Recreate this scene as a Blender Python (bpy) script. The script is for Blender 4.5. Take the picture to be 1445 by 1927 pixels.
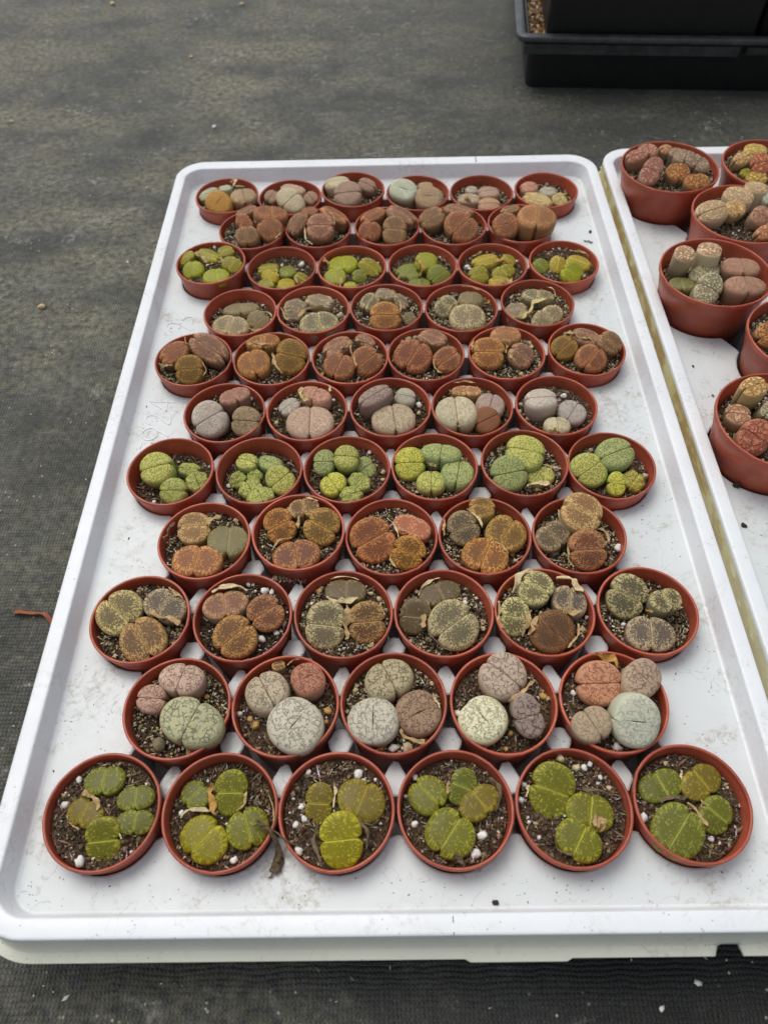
import bpy, math, random
import numpy as np
from mathutils import Vector, Matrix, noise as mnoise

# ------------------------------------------------------------------ camera, light, exposure
scn = bpy.context.scene
for o in list(bpy.data.objects): bpy.data.objects.remove(o)
COL = scn.collection
MM = 0.001
GZ = 54.0                      # small pot rims stand 54 mm above the ground
def P(x, y, z): return Vector((x*MM, y*MM, (z+GZ)*MM))   # millimetres (rim plane = 0) -> metres

cam_d = bpy.data.cameras.new('camera'); cam = bpy.data.objects.new('camera', cam_d); COL.objects.link(cam)
Fv = Vector((-0.00915407, 0.584226, -0.81153939)).normalized()
Uv = Vector((0.01658463, 0.81155047, 0.58404691)); Uv = (Uv - Fv*Uv.dot(Fv)).normalized()
Rv = Fv.cross(Uv)
m3 = Matrix((Rv, Uv, -Fv)).transposed()
cam.matrix_world = Matrix.Translation(P(0, 0, 368.115)) @ m3.to_4x4()
cam_d.sensor_fit = 'VERTICAL'; cam_d.sensor_height = 24.0; cam_d.lens = 1408.97/1927*24.0
cam_d.clip_start = 0.02; cam_d.clip_end = 50
cam_d.dof.use_dof = True; cam_d.dof.focus_distance = 0.435; cam_d.dof.aperture_fstop = 7.0
scn.camera = cam

SUN_EL, SUN_AZ = math.radians(64), math.radians(-35)    # azimuth measured from +Y towards +X
w = bpy.data.worlds.new('World'); scn.world = w; w.use_nodes = True
nt = w.node_tree; nt.nodes.clear()
sky = nt.nodes.new('ShaderNodeTexSky'); sky.sky_type = 'NISHITA'; sky.sun_disc = False
sky.sun_elevation = SUN_EL; sky.sun_rotation = SUN_AZ; sky.air_density = 1.0; sky.dust_density = 4.0; sky.ozone_density = 1.0
hs_ = nt.nodes.new('ShaderNodeHueSaturation'); hs_.inputs['Saturation'].default_value = .38   # thin high cloud: nearly neutral sky
bg = nt.nodes.new('ShaderNodeBackground'); bg.inputs[1].default_value = 0.145
wo = nt.nodes.new('ShaderNodeOutputWorld')
nt.links.new(sky.outputs[0], hs_.inputs['Color']); nt.links.new(hs_.outputs[0], bg.inputs[0]); nt.links.new(bg.outputs[0], wo.inputs[0])
sd = bpy.data.lights.new('sun', 'SUN'); sd.energy = 1.1; sd.angle = math.radians(38); sd.color = (1, .955, .89)
sun = bpy.data.objects.new('sun', sd); COL.objects.link(sun)
dirv = Vector((math.sin(SUN_AZ)*math.cos(SUN_EL), math.cos(SUN_AZ)*math.cos(SUN_EL), math.sin(SUN_EL)))
sun.rotation_euler = dirv.to_track_quat('Z', 'Y').to_euler(); sun.location = (0, 0, 2)
scn.view_settings.view_transform = 'Standard'; scn.view_settings.look = 'None'
scn.view_settings.exposure = 0.0; scn.view_settings.gamma = 1; scn.view_settings.use_curve_mapping = False
scn.render.engine = 'CYCLES'

# ------------------------------------------------------------------ measured layout (mm)
# row, place, x, y, z of rim, soil depth, soil kind, plants, husks, stones
POTS = [
(1,1,-139.1,93.5,0.0,5,'peat',
  [[-2.5,14.92,-1.0,-0.011,0.066,91.1,7.12,9.83,"old",0],[-8.9,0.04,-2.0,-0.04,0.0,71.2,6.73,9.21,"olr",0],[14.57,6.23,-1.0,0.065,0.028,95.8,6.02,8.88,"old",0],[16.26,-4.81,-1.0,0.072,-0.021,89.6,5.64,9.09,"old",0],[2.3,-13.49,-1.0,0.009,-0.44,6.3,8.53,10.24,"ol",0]],
  [[1,"t",3.48,-12.03,7.88,-2.3,-6.89,7.21,-2.3,-1.87,1.2,-2.3],[1,"t",0.73,-15.93,-4.45,-2.3,-9.62,-7.98,-2.3],[4,"c",0.96,8.38,-8.42,-1.3,11.83,-12.42,-1.3]],
  [[-15.8,15.8,1.77,"w"],[-19.9,4.0,1.98,"w"],[-6.9,-21.6,2.61,"w"],[17.6,13.2,1.01,"w"],[15.9,-17.4,0.84,"w"]]),
(1,2,-83.1,92.8,0.0,8,'peat',
  [[-13.89,8.69,-4.0,-0.062,0.039,47.5,6.6,7.65,"old",0],[3.56,8.77,-2.0,0.015,-0.296,-0.4,8.3,10.68,"ol",0],[-6.98,-11.58,-3.0,-0.031,-0.051,48.9,9.75,11.9,"olb",0],[13.38,-6.94,-3.0,0.059,-0.031,112.6,9.42,9.87,"ol",0]],
  [[0,"g",3.26,-6.79,13.18,-4.3,-5.32,6.5,-4.3,-2.87,-1.23,-4.3],[0,"c",1.71,-18.94,-2.2,-4.3,-14.61,1.86,-4.3,-5.8,0.57,-4.3],[1,"t",1.24,11.52,9.35,-2.3,10.88,3.39,-2.3,7.56,-0.09,-2.3]],
  [[-20.1,0.9,1.49,"w"],[7.7,-20.3,1.91,"w"]]),
(1,3,-27.9,92.6,0.0,5,'peat',
  [[-8.88,3.32,-2.0,-0.038,-0.254,-3.9,6.79,9.7,"olr",0],[11.68,4.67,0.0,0.052,0.021,68.0,9.75,11.84,"olr",0],[2.42,-13.77,1.0,0.01,-0.276,4.8,10.39,12.31,"olb",0]],
  [[0,"c",1.24,-1.56,12.05,-2.3,-0.83,8.42,-2.3,-1.84,1.31,-2.3],[2,"k",1.45,9.38,-3.63,0.7,14.23,-9.93,0.7,14.27,-17.7,0.7],[1,"k",0.96,12.97,-6.3,-0.3,16.58,-6.91,-0.3,20.19,-4.67,-0.3],[2,"k",1.43,-8.47,-9.1,0.7,-9.98,-15.22,0.7,-5.45,-25.04,0.7]],
  [[9.9,17.4,2.52,"w"],[12.7,14.6,1.25,"w"],[18.3,14.8,1.0,"w"],[-14.6,18.9,1.52,"w"],[-17.2,2.6,1.72,"w"],[-15.5,-3.1,1.71,"w"],[-19.4,-5.6,1.7,"w"],[-17.2,-16.9,2.15,"w"]]),
(1,4,28.1,92.8,0.0,7,'peat',
  [[-12.85,7.21,-2.0,-0.057,0.032,133.5,9.04,9.15,"ol",0],[4.2,10.11,-2.0,0.018,-0.239,156.1,6.51,9.02,"old",0],[11.96,3.21,-2.0,0.053,0.014,126.0,7.17,10.74,"olr",0],[-3.15,-11.16,-1.0,-0.014,-0.05,53.7,11.03,11.49,"ol",0]],
  [[1,"t",1.55,-2.68,12.79,-2.3,-3.3,6.55,-2.3],[2,"k",1.81,17.43,14.43,-2.3,21.97,8.09,-2.3,18.5,-1.65,-2.3],[3,"k",4.14,-1.0,-20.29,-1.3,0.67,-22.56,-1.3,0.52,-24.78,-1.3]],
  [[-23.2,7.2,1.03,"w"],[12.1,-11.1,2.5,"w"],[8.6,-19.1,2.47,"w"],[-18.3,16.0,1.57,"w"],[-19.3,-5.7,1.77,"w"]]),
(1,5,83.8,92.8,0.0,6,'peat',
  [[-8.81,7.44,-1.0,-0.037,-0.292,158.2,10.75,13.31,"ol",0],[7.77,-1.9,-1.0,0.035,-0.008,75.4,8.86,11.02,"ol",0],[0.47,-14.73,-1.0,0.002,-0.065,56.8,8.79,10.8,"ol",0]],
  [[0,"c",1.28,-20.13,10.16,-1.3,-21.43,4.6,-1.3],[1,"k",1.53,2.51,8.0,-1.3,11.92,7.26,-1.3,19.06,4.7,-1.3],[1,"t",4.98,7.04,-6.58,-1.3,11.27,-7.22,-1.3,13.32,-9.6,-1.3],[2,"k",0.86,-10.6,-12.8,-1.3,-10.19,-18.53,-1.3,-3.34,-21.44,-1.3]],
  [[-2.1,23.9,2.37,"c"],[5.0,19.2,2.09,"c"],[9.0,19.4,1.83,"w"],[12.1,21.1,1.58,"w"],[-21.4,11.5,1.55,"w"],[-23.7,4.4,1.66,"w"],[19.3,9.5,1.55,"c"],[-21.2,-5.7,1.01,"w"],[-17.3,-12.5,1.12,"w"],[-0.5,-23.3,1.46,"c"],[16.0,14.6,1.3,"w"]]),
(1,6,139.5,93.9,0.0,8,'peat',
  [[-11.26,9.28,-4.0,-0.05,0.041,108.6,7.28,11.17,"old",0],[8.2,10.51,-3.0,0.036,-0.053,122.4,7.34,10.68,"olr",0],[-8.62,-12.18,-2.0,-0.038,-0.054,50.0,12.83,11.78,"old",0],[11.2,-5.11,-3.0,0.049,-0.183,138.1,7.59,9.01,"old",0]],
  [[0,"c",1.3,0.01,15.82,-4.3,-1.7,11.39,-4.3],[0,"k",2.54,-14.16,1.59,-4.3,-5.52,3.32,-4.3,-0.46,3.26,-4.3],[3,"t",1.77,-1.43,0.56,-3.3,2.39,-4.33,-3.3,5.22,-10.3,-3.3],[3,"t",2.28,5.8,1.69,-3.3,3.94,-3.14,-3.3]],
  [[-22.0,-5.1,2.28,"w"],[7.2,-14.7,1.49,"w"],[-5.9,20.4,1.32,"c"],[24.3,-0.0,1.02,"w"]]),
(2,1,-111.3,144.0,0.0,8,'grit',
  [[1.03,14.44,5.0,0.005,0.064,78.4,8.73,12.13,"cp",0],[-13.82,3.8,3.0,-0.06,-0.192,176.0,7.84,7.47,"cpk",0],[9.34,-8.85,5.0,0.041,-0.039,68.8,12.05,16.95,"cgr",0]],
  [],
  [[13.0,8.1,1.76,"g"],[-8.0,-17.5,4.24,"k"],[7.8,-21.4,1.93,"g"]]),
(2,2,-55.6,144.5,0.0,7,'peat',
  [[-9.85,6.13,5.0,-0.044,0.027,120.2,11.15,11.28,"cg",0],[11.23,12.96,5.0,0.05,0.058,25.8,8.6,9.22,"cr",1],[5.95,-11.65,5.0,0.026,-0.052,52.0,13.68,14.5,"cw",1],[-5.5,22.57,-1.0,-0.024,0.1,9.8,3.77,3.22,"sbr",0]],
  [[3,"t",0.63,-0.66,21.94,-1.3,3.59,25.3,-1.3,12.53,25.16,-1.3]],
  [[-15.2,-8.5,2.45,"g"],[-18.6,-5.1,1.72,"g"],[21.4,-1.5,2.48,"g"],[20.7,-7.2,1.47,"g"],[-24.2,-2.0,1.49,"w"]]),
(2,3,-0.2,145.2,0.0,8,'grit',
  [[-2.24,12.3,4.0,-0.01,0.055,115.3,10.65,12.93,"cgr2",0],[-10.55,-9.73,3.0,-0.047,-0.043,88.0,12.14,13.0,"cw",1],[12.81,-6.98,3.0,0.056,-0.196,24.1,11.53,11.49,"cb",1]],
  [[2,"t",2.61,2.76,-15.92,2.7,6.78,-20.78,2.7,15.0,-21.49,2.7],[2,"c",1.22,20.18,1.22,2.7,23.53,-4.52,2.7]],
  [[6.8,-21.7,3.01,"c"],[-0.4,-21.6,2.41,"w"],[-6.4,-21.5,1.44,"g"],[20.4,12.5,1.52,"c"],[-20.1,9.1,1.77,"c"]]),
(2,4,55.9,144.2,0.0,7,'peat',
  [[0.87,12.5,7.0,0.004,-0.086,138.6,11.93,12.78,"cg2",0],[-11.11,-9.5,4.0,-0.049,-0.042,129.0,11.68,12.28,"cpw",1],[10.81,-10.47,7.0,0.044,-0.418,17.5,7.19,11.2,"cl",0]],
  [[2,"t",2.06,15.54,8.9,6.7,10.17,3.06,6.7,1.21,-2.62,6.7]],
  [[-22.9,-3.6,2.27,"w"],[21.7,5.2,2.3,"g"],[23.9,3.6,1.53,"c"],[-0.2,-22.0,1.29,"g"],[2.9,-14.1,1.49,"g"]]),
(2,5,112.0,144.1,0.0,7,'peat',
  [[-6.37,7.21,5.0,-0.026,-0.411,1.4,11.65,11.86,"co",0],[15.57,9.5,7.0,0.068,-0.185,131.4,9.17,11.81,"cb2",1],[-14.09,-13.35,5.0,-0.062,-0.059,117.4,8.58,10.26,"sm",0],[7.54,-14.66,9.0,0.029,-0.484,-6.9,11.69,13.21,"sg",1]],
  [[0,"g",3.85,-6.76,23.63,4.7,-0.44,21.45,4.7,4.31,16.23,4.7]],
  [[-0.8,-21.7,2.57,"w"],[-18.3,7.0,1.73,"w"],[-21.8,-6.3,0.94,"c"]]),
(3,1,-139.7,195.6,0.0,7,'grit',
  [[-12.62,3.46,2.0,-0.055,-0.223,135.3,11.99,13.34,"sy",0],[12.54,7.72,1.0,0.055,-0.092,63.4,9.56,12.58,"sgr",0],[3.52,-12.71,1.0,0.016,-0.129,121.5,12.93,12.67,"sbr",0]],
  [[1,"t",3.67,4.98,2.48,0.7,14.15,-1.1,0.7,23.74,-3.97,0.7],[1,"t",1.75,13.46,18.49,0.7,22.07,11.22,0.7]],
  []),
(3,2,-82.8,195.7,0.0,8,'perl',
  [[-10.54,7.22,2.0,-0.047,0.032,101.3,9.0,12.8,"spn",0],[12.51,1.84,1.0,0.053,-0.276,35.7,9.8,10.67,"sre",0],[-3.38,-12.67,1.0,-0.014,-0.275,42.7,11.58,12.46,"sorb",0]],
  [[0,"c",2.98,-18.2,13.84,1.7,-9.35,17.96,1.7,1.57,14.91,1.7]],
  [[-0.3,24.3,1.54,"w"],[2.4,24.2,1.16,"w"],[9.8,19.8,2.54,"w"],[13.7,19.0,1.9,"w"],[4.1,19.9,1.02,"w"],[10.3,-10.6,2.44,"w"],[18.2,-7.0,1.84,"w"],[21.8,-0.6,1.98,"w"],[20.9,-5.6,1.1,"w"],[23.4,6.0,0.75,"w"],[13.9,19.9,1.15,"w"]]),
(3,3,-27.1,196.7,0.0,7,'grit',
  [[1.03,15.22,0.0,0.005,0.068,88.9,7.74,11.49,"sdk",0],[-9.86,-7.95,1.0,-0.039,-0.463,-7.9,11.15,13.68,"sgy",0],[12.98,-5.81,0.0,0.051,-0.456,5.0,10.64,11.73,"sbr",0]],
  [[0,"c",2.97,-10.0,9.21,-0.3,-0.66,6.94,-0.3,7.95,8.89,-0.3],[1,"t",3.43,2.54,4.25,0.7,1.56,-7.32,0.7,2.35,-16.6,0.7],[0,"c",0.63,-7.95,22.06,-0.3,0.84,23.36,-0.3,8.43,21.03,-0.3],[2,"c",1.23,20.3,5.87,-0.3,22.69,-1.75,-0.3]],
  [[-14.6,17.6,2.02,"g"],[15.2,15.6,1.51,"c"],[19.6,12.0,1.76,"c"],[-18.6,9.8,1.25,"w"]]),
(3,4,28.3,196.5,0.0,9,'grit',
  [[-1.44,14.24,-2.0,-0.006,0.063,108.5,7.68,12.02,"sdk",0],[-16.13,-1.81,-2.0,-0.064,-0.443,-6.9,8.57,9.99,"sdk",0],[4.88,-8.71,2.0,0.021,-0.315,37.4,13.19,14.41,"sgy",0]],
  [[0,"c",1.29,-13.76,11.69,-2.3,-9.61,19.02,-2.3,-0.99,22.62,-2.3],[1,"t",2.81,-8.17,7.22,-2.3,-10.46,-2.03,-2.3,-12.61,-8.98,-2.3],[2,"k",1.23,-9.72,-11.74,1.7,-4.54,-19.26,1.7,2.44,-24.67,1.7],[0,"t",1.53,5.94,8.42,-2.3,10.46,9.07,-2.3]],
  [[12.6,9.4,2.2,"w"],[21.8,-6.6,1.52,"c"],[19.6,12.9,1.04,"w"]]),
(3,5,83.7,196.1,0.0,8,'grit',
  [[-4.19,11.43,7.0,-0.018,-0.182,146.2,9.59,10.29,"sol",0],[14.89,6.56,1.0,0.066,0.029,78.4,10.19,9.78,"sgr",0],[-16.9,-3.41,0.0,-0.067,-0.448,-9.7,8.39,10.94,"sol",0],[3.11,-12.05,0.0,0.013,-0.274,131.9,11.68,12.6,"sfn",1]],
  [[0,"c",3.76,-17.53,7.52,6.7,-13.98,16.89,6.7,-5.03,22.66,6.7],[2,"t",2.52,-7.39,0.52,-0.3,-10.89,-7.81,-0.3,-14.23,-15.28,-0.3],[3,"t",2.76,-1.84,-0.28,-0.3,-6.55,-7.89,-0.3,-10.48,-14.67,-0.3],[1,"c",3.61,9.03,20.03,0.7,17.78,18.38,0.7,21.6,10.22,0.7],[1,"t",3.02,5.4,3.31,0.7,12.28,-1.06,0.7,19.53,-2.59,0.7],[3,"t",1.49,17.32,-8.29,-0.3,15.04,-16.44,-0.3,9.25,-22.37,-0.3],[2,"t",1.78,-24.39,6.53,-0.3,-25.36,-3.39,-0.3,-24.18,-10.35,-0.3]],
  [[-16.6,17.8,1.57,"g"],[20.9,-7.9,1.76,"c"],[-19.5,14.5,1.04,"w"],[24.3,-0.6,1.27,"w"]]),
(3,6,140.2,196.0,0.0,9,'grit',
  [[-9.36,8.28,1.0,-0.038,-0.411,147.4,10.97,12.94,"sdg",0],[10.29,4.1,4.0,0.046,-0.067,105.6,6.92,9.14,"sdg",0],[-1.34,-14.25,1.0,-0.006,-0.063,83.3,10.54,13.13,"sgr",0]],
  [[1,"g",1.24,-2.89,-2.56,3.7,1.18,-3.74,3.7]],
  [[-12.2,-4.6,1.52,"w"],[-18.1,-5.9,1.01,"w"]]),
(4,1,-110.9,247.2,0.0,8,'grit',
  [[-7.67,9.1,1.0,-0.034,-0.116,3.3,10.37,10.82,"stn",0],[14.36,-0.47,1.0,0.064,-0.002,90.6,10.97,12.28,"spo",0],[-2.59,-14.31,1.0,-0.011,-0.064,84.5,10.86,14.78,"sor2",0]],
  [[0,"k",3.05,-19.49,11.4,0.7,-21.57,5.29,0.7,-23.12,-0.74,0.7],[0,"t",2.53,1.29,8.51,0.7,2.7,13.44,0.7,8.62,15.2,0.7]],
  [[4.3,20.9,2.3,"c"],[15.8,18.4,1.87,"c"]]),
(4,2,-55.0,250.8,2.0,8,'grit',
  [[-11.64,3.68,1.0,-0.047,-0.426,25.9,9.52,10.87,"sor",0],[2.21,17.75,1.0,0.01,0.079,101.1,7.49,9.38,"sbr",0],[14.11,2.56,1.0,0.057,-0.429,148.0,10.61,11.6,"soc",0],[-0.48,-15.93,0.0,-0.002,-0.071,101.7,10.37,13.85,"sre",0]],
  [[1,"t",2.56,-7.48,16.27,0.7,-2.9,8.65,0.7],[0,"t",2.03,0.07,9.83,0.7,-0.43,1.22,0.7],[1,"c",1.03,3.37,24.36,0.7,10.77,20.99,0.7],[0,"t",1.18,-14.31,-14.02,0.7,-10.84,-7.6,0.7,-3.03,-5.36,0.7]],
  []),
(4,3,0.2,247.7,0.0,7,'grit',
  [[-11.21,-4.52,3.0,-0.044,-0.452,30.2,12.65,14.3,"sre2",0],[12.4,5.93,2.0,0.055,0.026,62.1,8.04,11.9,"spk",0],[9.81,-13.52,2.0,0.039,-0.451,154.6,9.8,10.38,"soc2",0]],
  [[1,"c",1.04,-1.94,10.83,1.7,2.12,5.72,1.7,4.01,-2.97,1.7],[1,"t",1.43,4.62,2.56,1.7,9.69,0.6,1.7],[2,"t",1.2,-0.19,-12.54,1.7,-0.77,-18.44,1.7,2.62,-23.74,1.7]],
  [[22.7,-0.5,1.86,"k"],[4.4,23.9,1.28,"c"],[8.3,22.8,1.28,"c"]]),
(4,4,55.3,247.2,0.0,8,'grit',
  [[-0.54,17.34,5.0,-0.002,0.077,172.0,8.22,8.23,"soc",0],[-12.55,4.61,1.0,-0.05,-0.423,20.8,9.77,10.85,"sgb",0],[12.71,1.01,1.0,0.056,-0.155,58.5,12.08,12.13,"soc",0],[-0.63,-13.86,1.0,-0.003,-0.062,66.3,11.71,13.73,"sor",0]],
  [[0,"c",1.45,-9.99,15.19,4.7,-3.81,8.73,4.7,-1.83,1.85,4.7],[1,"t",1.66,-23.45,11.32,0.7,-24.64,-1.13,0.7],[2,"t",1.01,4.5,-5.37,0.7,9.25,-8.48,0.7,12.2,-13.92,0.7]],
  [[-20.8,-4.0,1.44,"c"],[17.2,-13.8,1.42,"c"]]),
(4,5,110.8,246.5,0.0,9,'grit',
  [[2.67,12.46,7.0,0.012,-0.186,151.1,12.45,13.35,"stn",0],[-15.27,0.01,0.0,-0.066,-0.237,123.9,8.73,11.16,"sgb",0],[3.43,-11.67,1.0,0.013,-0.475,3.1,11.26,12.22,"sre",0]],
  [[1,"c",1.46,-10.14,17.74,-0.3,-9.17,10.07,-0.3,-4.89,4.34,-0.3],[2,"t",1.43,11.0,2.72,0.7,15.75,0.77,0.7,15.82,-7.16,0.7],[2,"t",1.41,-8.12,-9.1,0.7,-9.38,-17.39,0.7,-7.31,-23.25,0.7]],
  [[23.6,-5.1,2.67,"w"],[-11.4,-3.9,1.44,"w"],[-14.5,-8.1,2.66,"k"]]),
(5,1,-139.5,300.4,0.0,13,'peat',
  [[-9.93,2.74,1.0,-0.042,-0.279,15.4,11.06,11.59,"gy",0],[8.86,7.73,-7.0,0.039,0.034,174.0,7.53,5.32,"gg2",0],[16.28,-3.93,-6.0,0.07,-0.223,113.0,7.49,7.39,"gg2",0],[1.9,-12.07,-5.0,0.008,-0.353,-0.7,9.06,9.07,"gg2",0]],
  [],
  [[0.0,16.6,1.52,"c"],[-10.8,-16.2,1.7,"w"],[20.7,12.8,1.01,"w"]]),
(5,2,-83.0,299.9,0.0,12,'peat',
  [[-9.59,10.53,-3.0,-0.043,-0.042,159.3,7.33,6.55,"gy",0],[5.0,11.41,-6.0,0.022,0.051,154.5,9.16,5.88,"gg",0],[13.51,-6.14,-3.0,0.055,-0.414,44.2,8.74,10.85,"gy",0],[-14.84,-3.16,-6.0,-0.059,-0.448,68.4,5.89,5.29,"gg2",0],[-4.09,0.51,-7.0,-0.017,-0.33,149.5,5.14,4.74,"gg2",0],[-5.8,-10.29,-5.0,-0.025,-0.198,120.3,6.84,7.42,"gg2",0],[1.62,-17.25,-4.0,0.007,-0.077,115.1,6.58,8.91,"gg2",0]],
  [],
  [[0.5,11.8,3.01,"c"],[-20.3,-4.4,1.97,"w"],[-4.5,-8.6,1.47,"c"],[-19.8,13.0,1.0,"w"],[-5.0,9.5,1.0,"g"]]),
(5,3,-27.3,299.7,0.0,9,'peat',
  [[-15.0,4.95,1.0,-0.06,-0.421,-3.2,7.12,8.53,"gg",0],[-0.43,6.02,5.0,-0.002,-0.271,-6.4,8.26,8.58,"gy2",0],[11.59,3.74,-4.0,0.047,-0.426,38.3,6.46,7.7,"gg",0],[-8.56,-10.9,-1.0,-0.037,-0.268,123.7,7.74,8.68,"gb",0],[7.95,-9.43,-1.0,0.034,-0.236,56.9,6.13,7.41,"gg2",0],[2.97,-19.55,-1.0,0.013,-0.087,22.8,7.2,6.34,"gg2",0]],
  [],
  [[14.1,19.8,1.64,"w"],[18.6,8.6,1.12,"c"],[22.8,2.9,1.97,"c"],[22.5,-3.3,1.47,"c"]]),
(5,4,28.1,300.6,0.0,8,'grit',
  [[-16.08,2.0,1.0,-0.064,-0.431,-0.6,10.13,11.18,"gb",0],[4.53,9.0,4.0,0.02,0.04,79.5,7.57,13.01,"gg",0],[-2.37,-10.55,-1.0,-0.011,-0.047,87.5,8.69,9.5,"gy2",0],[14.66,-5.5,1.0,0.065,-0.024,78.4,10.9,10.73,"gg",0]],
  [[2,"t",2.24,-4.85,3.16,-1.3,0.04,1.45,-1.3,3.21,2.98,-1.3]],
  []),
(5,5,85.2,302.4,0.0,9,'grit',
  [[1.19,6.75,4.0,0.005,-0.12,-15.5,12.46,13.18,"gy",0],[-11.09,-11.2,3.0,-0.043,-0.473,11.1,11.48,12.01,"gg",0],[10.36,-8.1,-4.0,0.045,-0.18,112.8,7.18,9.29,"gy2",0]],
  [[2,"c",0.99,4.52,-0.91,-4.3,13.4,0.5,-4.3,21.61,-2.88,-4.3],[2,"c",3.17,0.08,-17.29,-4.3,7.76,-14.36,-4.3,14.85,-16.06,-4.3]],
  [[-18.6,13.4,1.78,"c"],[6.9,-16.0,1.47,"c"]]),
(5,6,139.5,298.8,0.0,9,'peat',
  [[2.53,4.9,7.0,0.011,-0.252,22.8,12.29,10.84,"gg",0],[-14.9,-4.79,2.0,-0.059,-0.453,36.5,10.49,11.82,"gy",0],[1.36,-14.38,-1.0,0.005,-0.483,170.4,5.76,8.0,"gb",0],[13.01,-9.98,-3.0,0.055,-0.296,55.4,7.08,7.13,"gyb",0]],
  [[3,"t",2.45,9.19,-8.1,-3.3,11.03,-5.01,-3.3,13.49,-1.91,-3.3]],
  [[14.6,19.4,1.28,"w"],[-8.4,19.2,1.79,"c"],[22.6,-2.9,1.99,"c"]]),
(6,1,-110.8,350.4,0.0,8,'fine',
  [[-8.65,-10.18,5.0,-0.034,-0.47,33.8,11.69,12.98,"dw",0],[6.6,9.88,7.0,0.029,0.044,117.2,7.06,10.69,"dm",0],[15.86,-11.26,3.0,0.062,-0.473,-4.8,9.95,10.46,"dbn",0]],
  [],
  [[15.1,19.0,1.51,"w"],[-9.9,22.2,0.87,"c"]]),
(6,2,-55.3,350.8,0.0,7,'fine',
  [[2.62,-10.32,2.0,0.012,-0.046,91.0,14.38,15.89,"dpb",0],[-12.28,3.67,1.0,-0.053,-0.21,36.9,7.64,6.04,"dw",0],[5.52,10.86,5.0,0.025,0.003,69.8,7.4,11.09,"dpk",0]],
  [[2,"y",3.15,-4.69,15.07,4.7,-2.67,7.02,4.7,1.68,3.33,4.7],[2,"c",1.9,14.67,17.53,4.7,15.92,11.63,4.7]],
  [[-20.9,-5.7,1.88,"c"],[21.1,5.4,1.06,"w"],[17.1,15.0,1.28,"w"],[-22.4,7.2,1.27,"w"]]),
(6,3,0.9,352.8,0.0,7,'fine',
  [[-10.24,4.18,8.0,-0.045,0.019,36.7,12.86,7.46,"dlm",0],[10.29,9.43,1.0,0.046,-0.04,167.7,7.39,7.71,"dg",0],[2.2,-10.86,2.0,0.01,-0.048,96.8,12.98,14.44,"db",0]],
  [],
  [[19.6,6.4,2.33,"w"],[19.3,-0.8,1.68,"c"],[-22.2,-1.2,1.26,"c"],[-24.3,-0.4,1.05,"c"]]),
(6,4,55.9,351.9,0.0,7,'fine',
  [[-11.68,-7.82,6.0,-0.052,-0.035,92.5,13.45,13.76,"dc",0],[-3.21,11.5,4.0,-0.014,0.051,85.6,4.94,10.21,"dbr",0],[12.2,-0.59,3.0,0.054,-0.152,73.3,9.89,9.77,"dl",0],[8.51,-14.26,2.0,0.033,-0.482,29.0,9.34,9.44,"dru",0]],
  [[1,"t",1.05,-11.5,17.46,3.7,-4.0,19.2,3.7,3.22,17.09,3.7],[3,"t",1.85,-1.24,-8.89,1.7,-2.27,-15.79,1.7,-11.72,-20.35,1.7]],
  [[-12.5,-16.3,2.06,"g"],[-13.2,20.4,1.29,"c"]]),
(6,5,112.3,351.8,0.0,8,'peat',
  [[-11.42,-0.5,8.0,-0.051,-0.002,-0.1,10.96,9.56,"dw",0],[9.84,-6.97,1.0,0.042,-0.265,57.5,8.83,9.66,"dwl",0],[-1.86,-18.46,1.0,-0.008,-0.082,90.6,7.28,8.69,"dc",0]],
  [[2,"g",1.44,-8.76,-8.34,0.7,-4.9,-6.33,0.7,-2.83,-9.88,0.7],[2,"y",3.63,-8.86,-24.13,0.7,-2.65,-22.92,0.7]],
  [[-22.3,7.7,1.59,"w"],[-23.6,0.9,1.68,"w"],[-18.6,-5.6,2.3,"c"],[8.3,14.7,2.35,"w"],[10.6,-8.9,1.04,"w"]]),
(7,1,-139.2,402.8,0.0,6,'grit',
  [[-12.44,-0.39,8.0,-0.053,-0.278,36.6,11.32,8.46,"ru",0],[11.98,2.2,9.0,0.049,-0.385,141.5,15.67,9.79,"rm",0],[-0.17,-15.47,5.0,-0.001,-0.486,5.3,10.38,11.34,"ry",0]],
  [[0,"t",1.41,-20.63,-12.73,7.7,-15.47,-15.4,7.7,-10.27,-14.7,7.7],[2,"t",0.95,7.48,-6.84,4.7,12.3,-16.32,4.7,11.41,-22.98,4.7],[0,"t",0.97,-6.24,13.93,7.7,-3.81,3.2,7.7]],
  [[-24.3,-0.5,1.46,"c"]]),
(7,2,-83.3,402.1,0.0,6,'grit',
  [[-6.36,13.15,6.0,-0.028,0.058,95.5,8.18,12.16,"ro",0],[-11.79,-8.38,5.0,-0.051,-0.237,104.4,11.65,11.84,"ro",0],[14.39,-3.05,5.0,0.057,-0.447,-15.5,11.72,13.69,"ry",0]],
  [[0,"t",2.17,-18.02,7.57,5.7,-9.08,9.1,5.7,-0.37,6.2,5.7],[2,"t",1.92,1.77,0.23,4.7,3.77,-10.18,4.7,9.91,-21.29,4.7]],
  []),
(7,3,-27.3,402.0,0.0,6,'grit',
  [[-8.8,7.64,5.0,-0.039,-0.066,36.3,11.54,7.83,"rm",0],[11.06,13.58,4.0,0.049,-0.066,142.6,8.0,5.35,"rm",0],[-7.57,-11.06,3.0,-0.031,-0.364,66.9,10.33,11.34,"ru",0],[12.38,-7.54,4.0,0.049,-0.462,43.1,10.98,11.1,"ru",0]],
  [[3,"t",1.69,0.2,7.08,3.7,1.56,-1.74,3.7,5.31,-13.85,3.7],[1,"t",1.46,3.15,12.34,3.7,11.07,10.34,3.7],[0,"t",2.4,-6.87,2.63,4.7,-0.89,4.22,4.7]],
  [[-22.9,8.0,1.47,"c"],[-19.7,-12.3,1.68,"g"]]),
(7,4,26.9,403.6,0.0,6,'grit',
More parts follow.
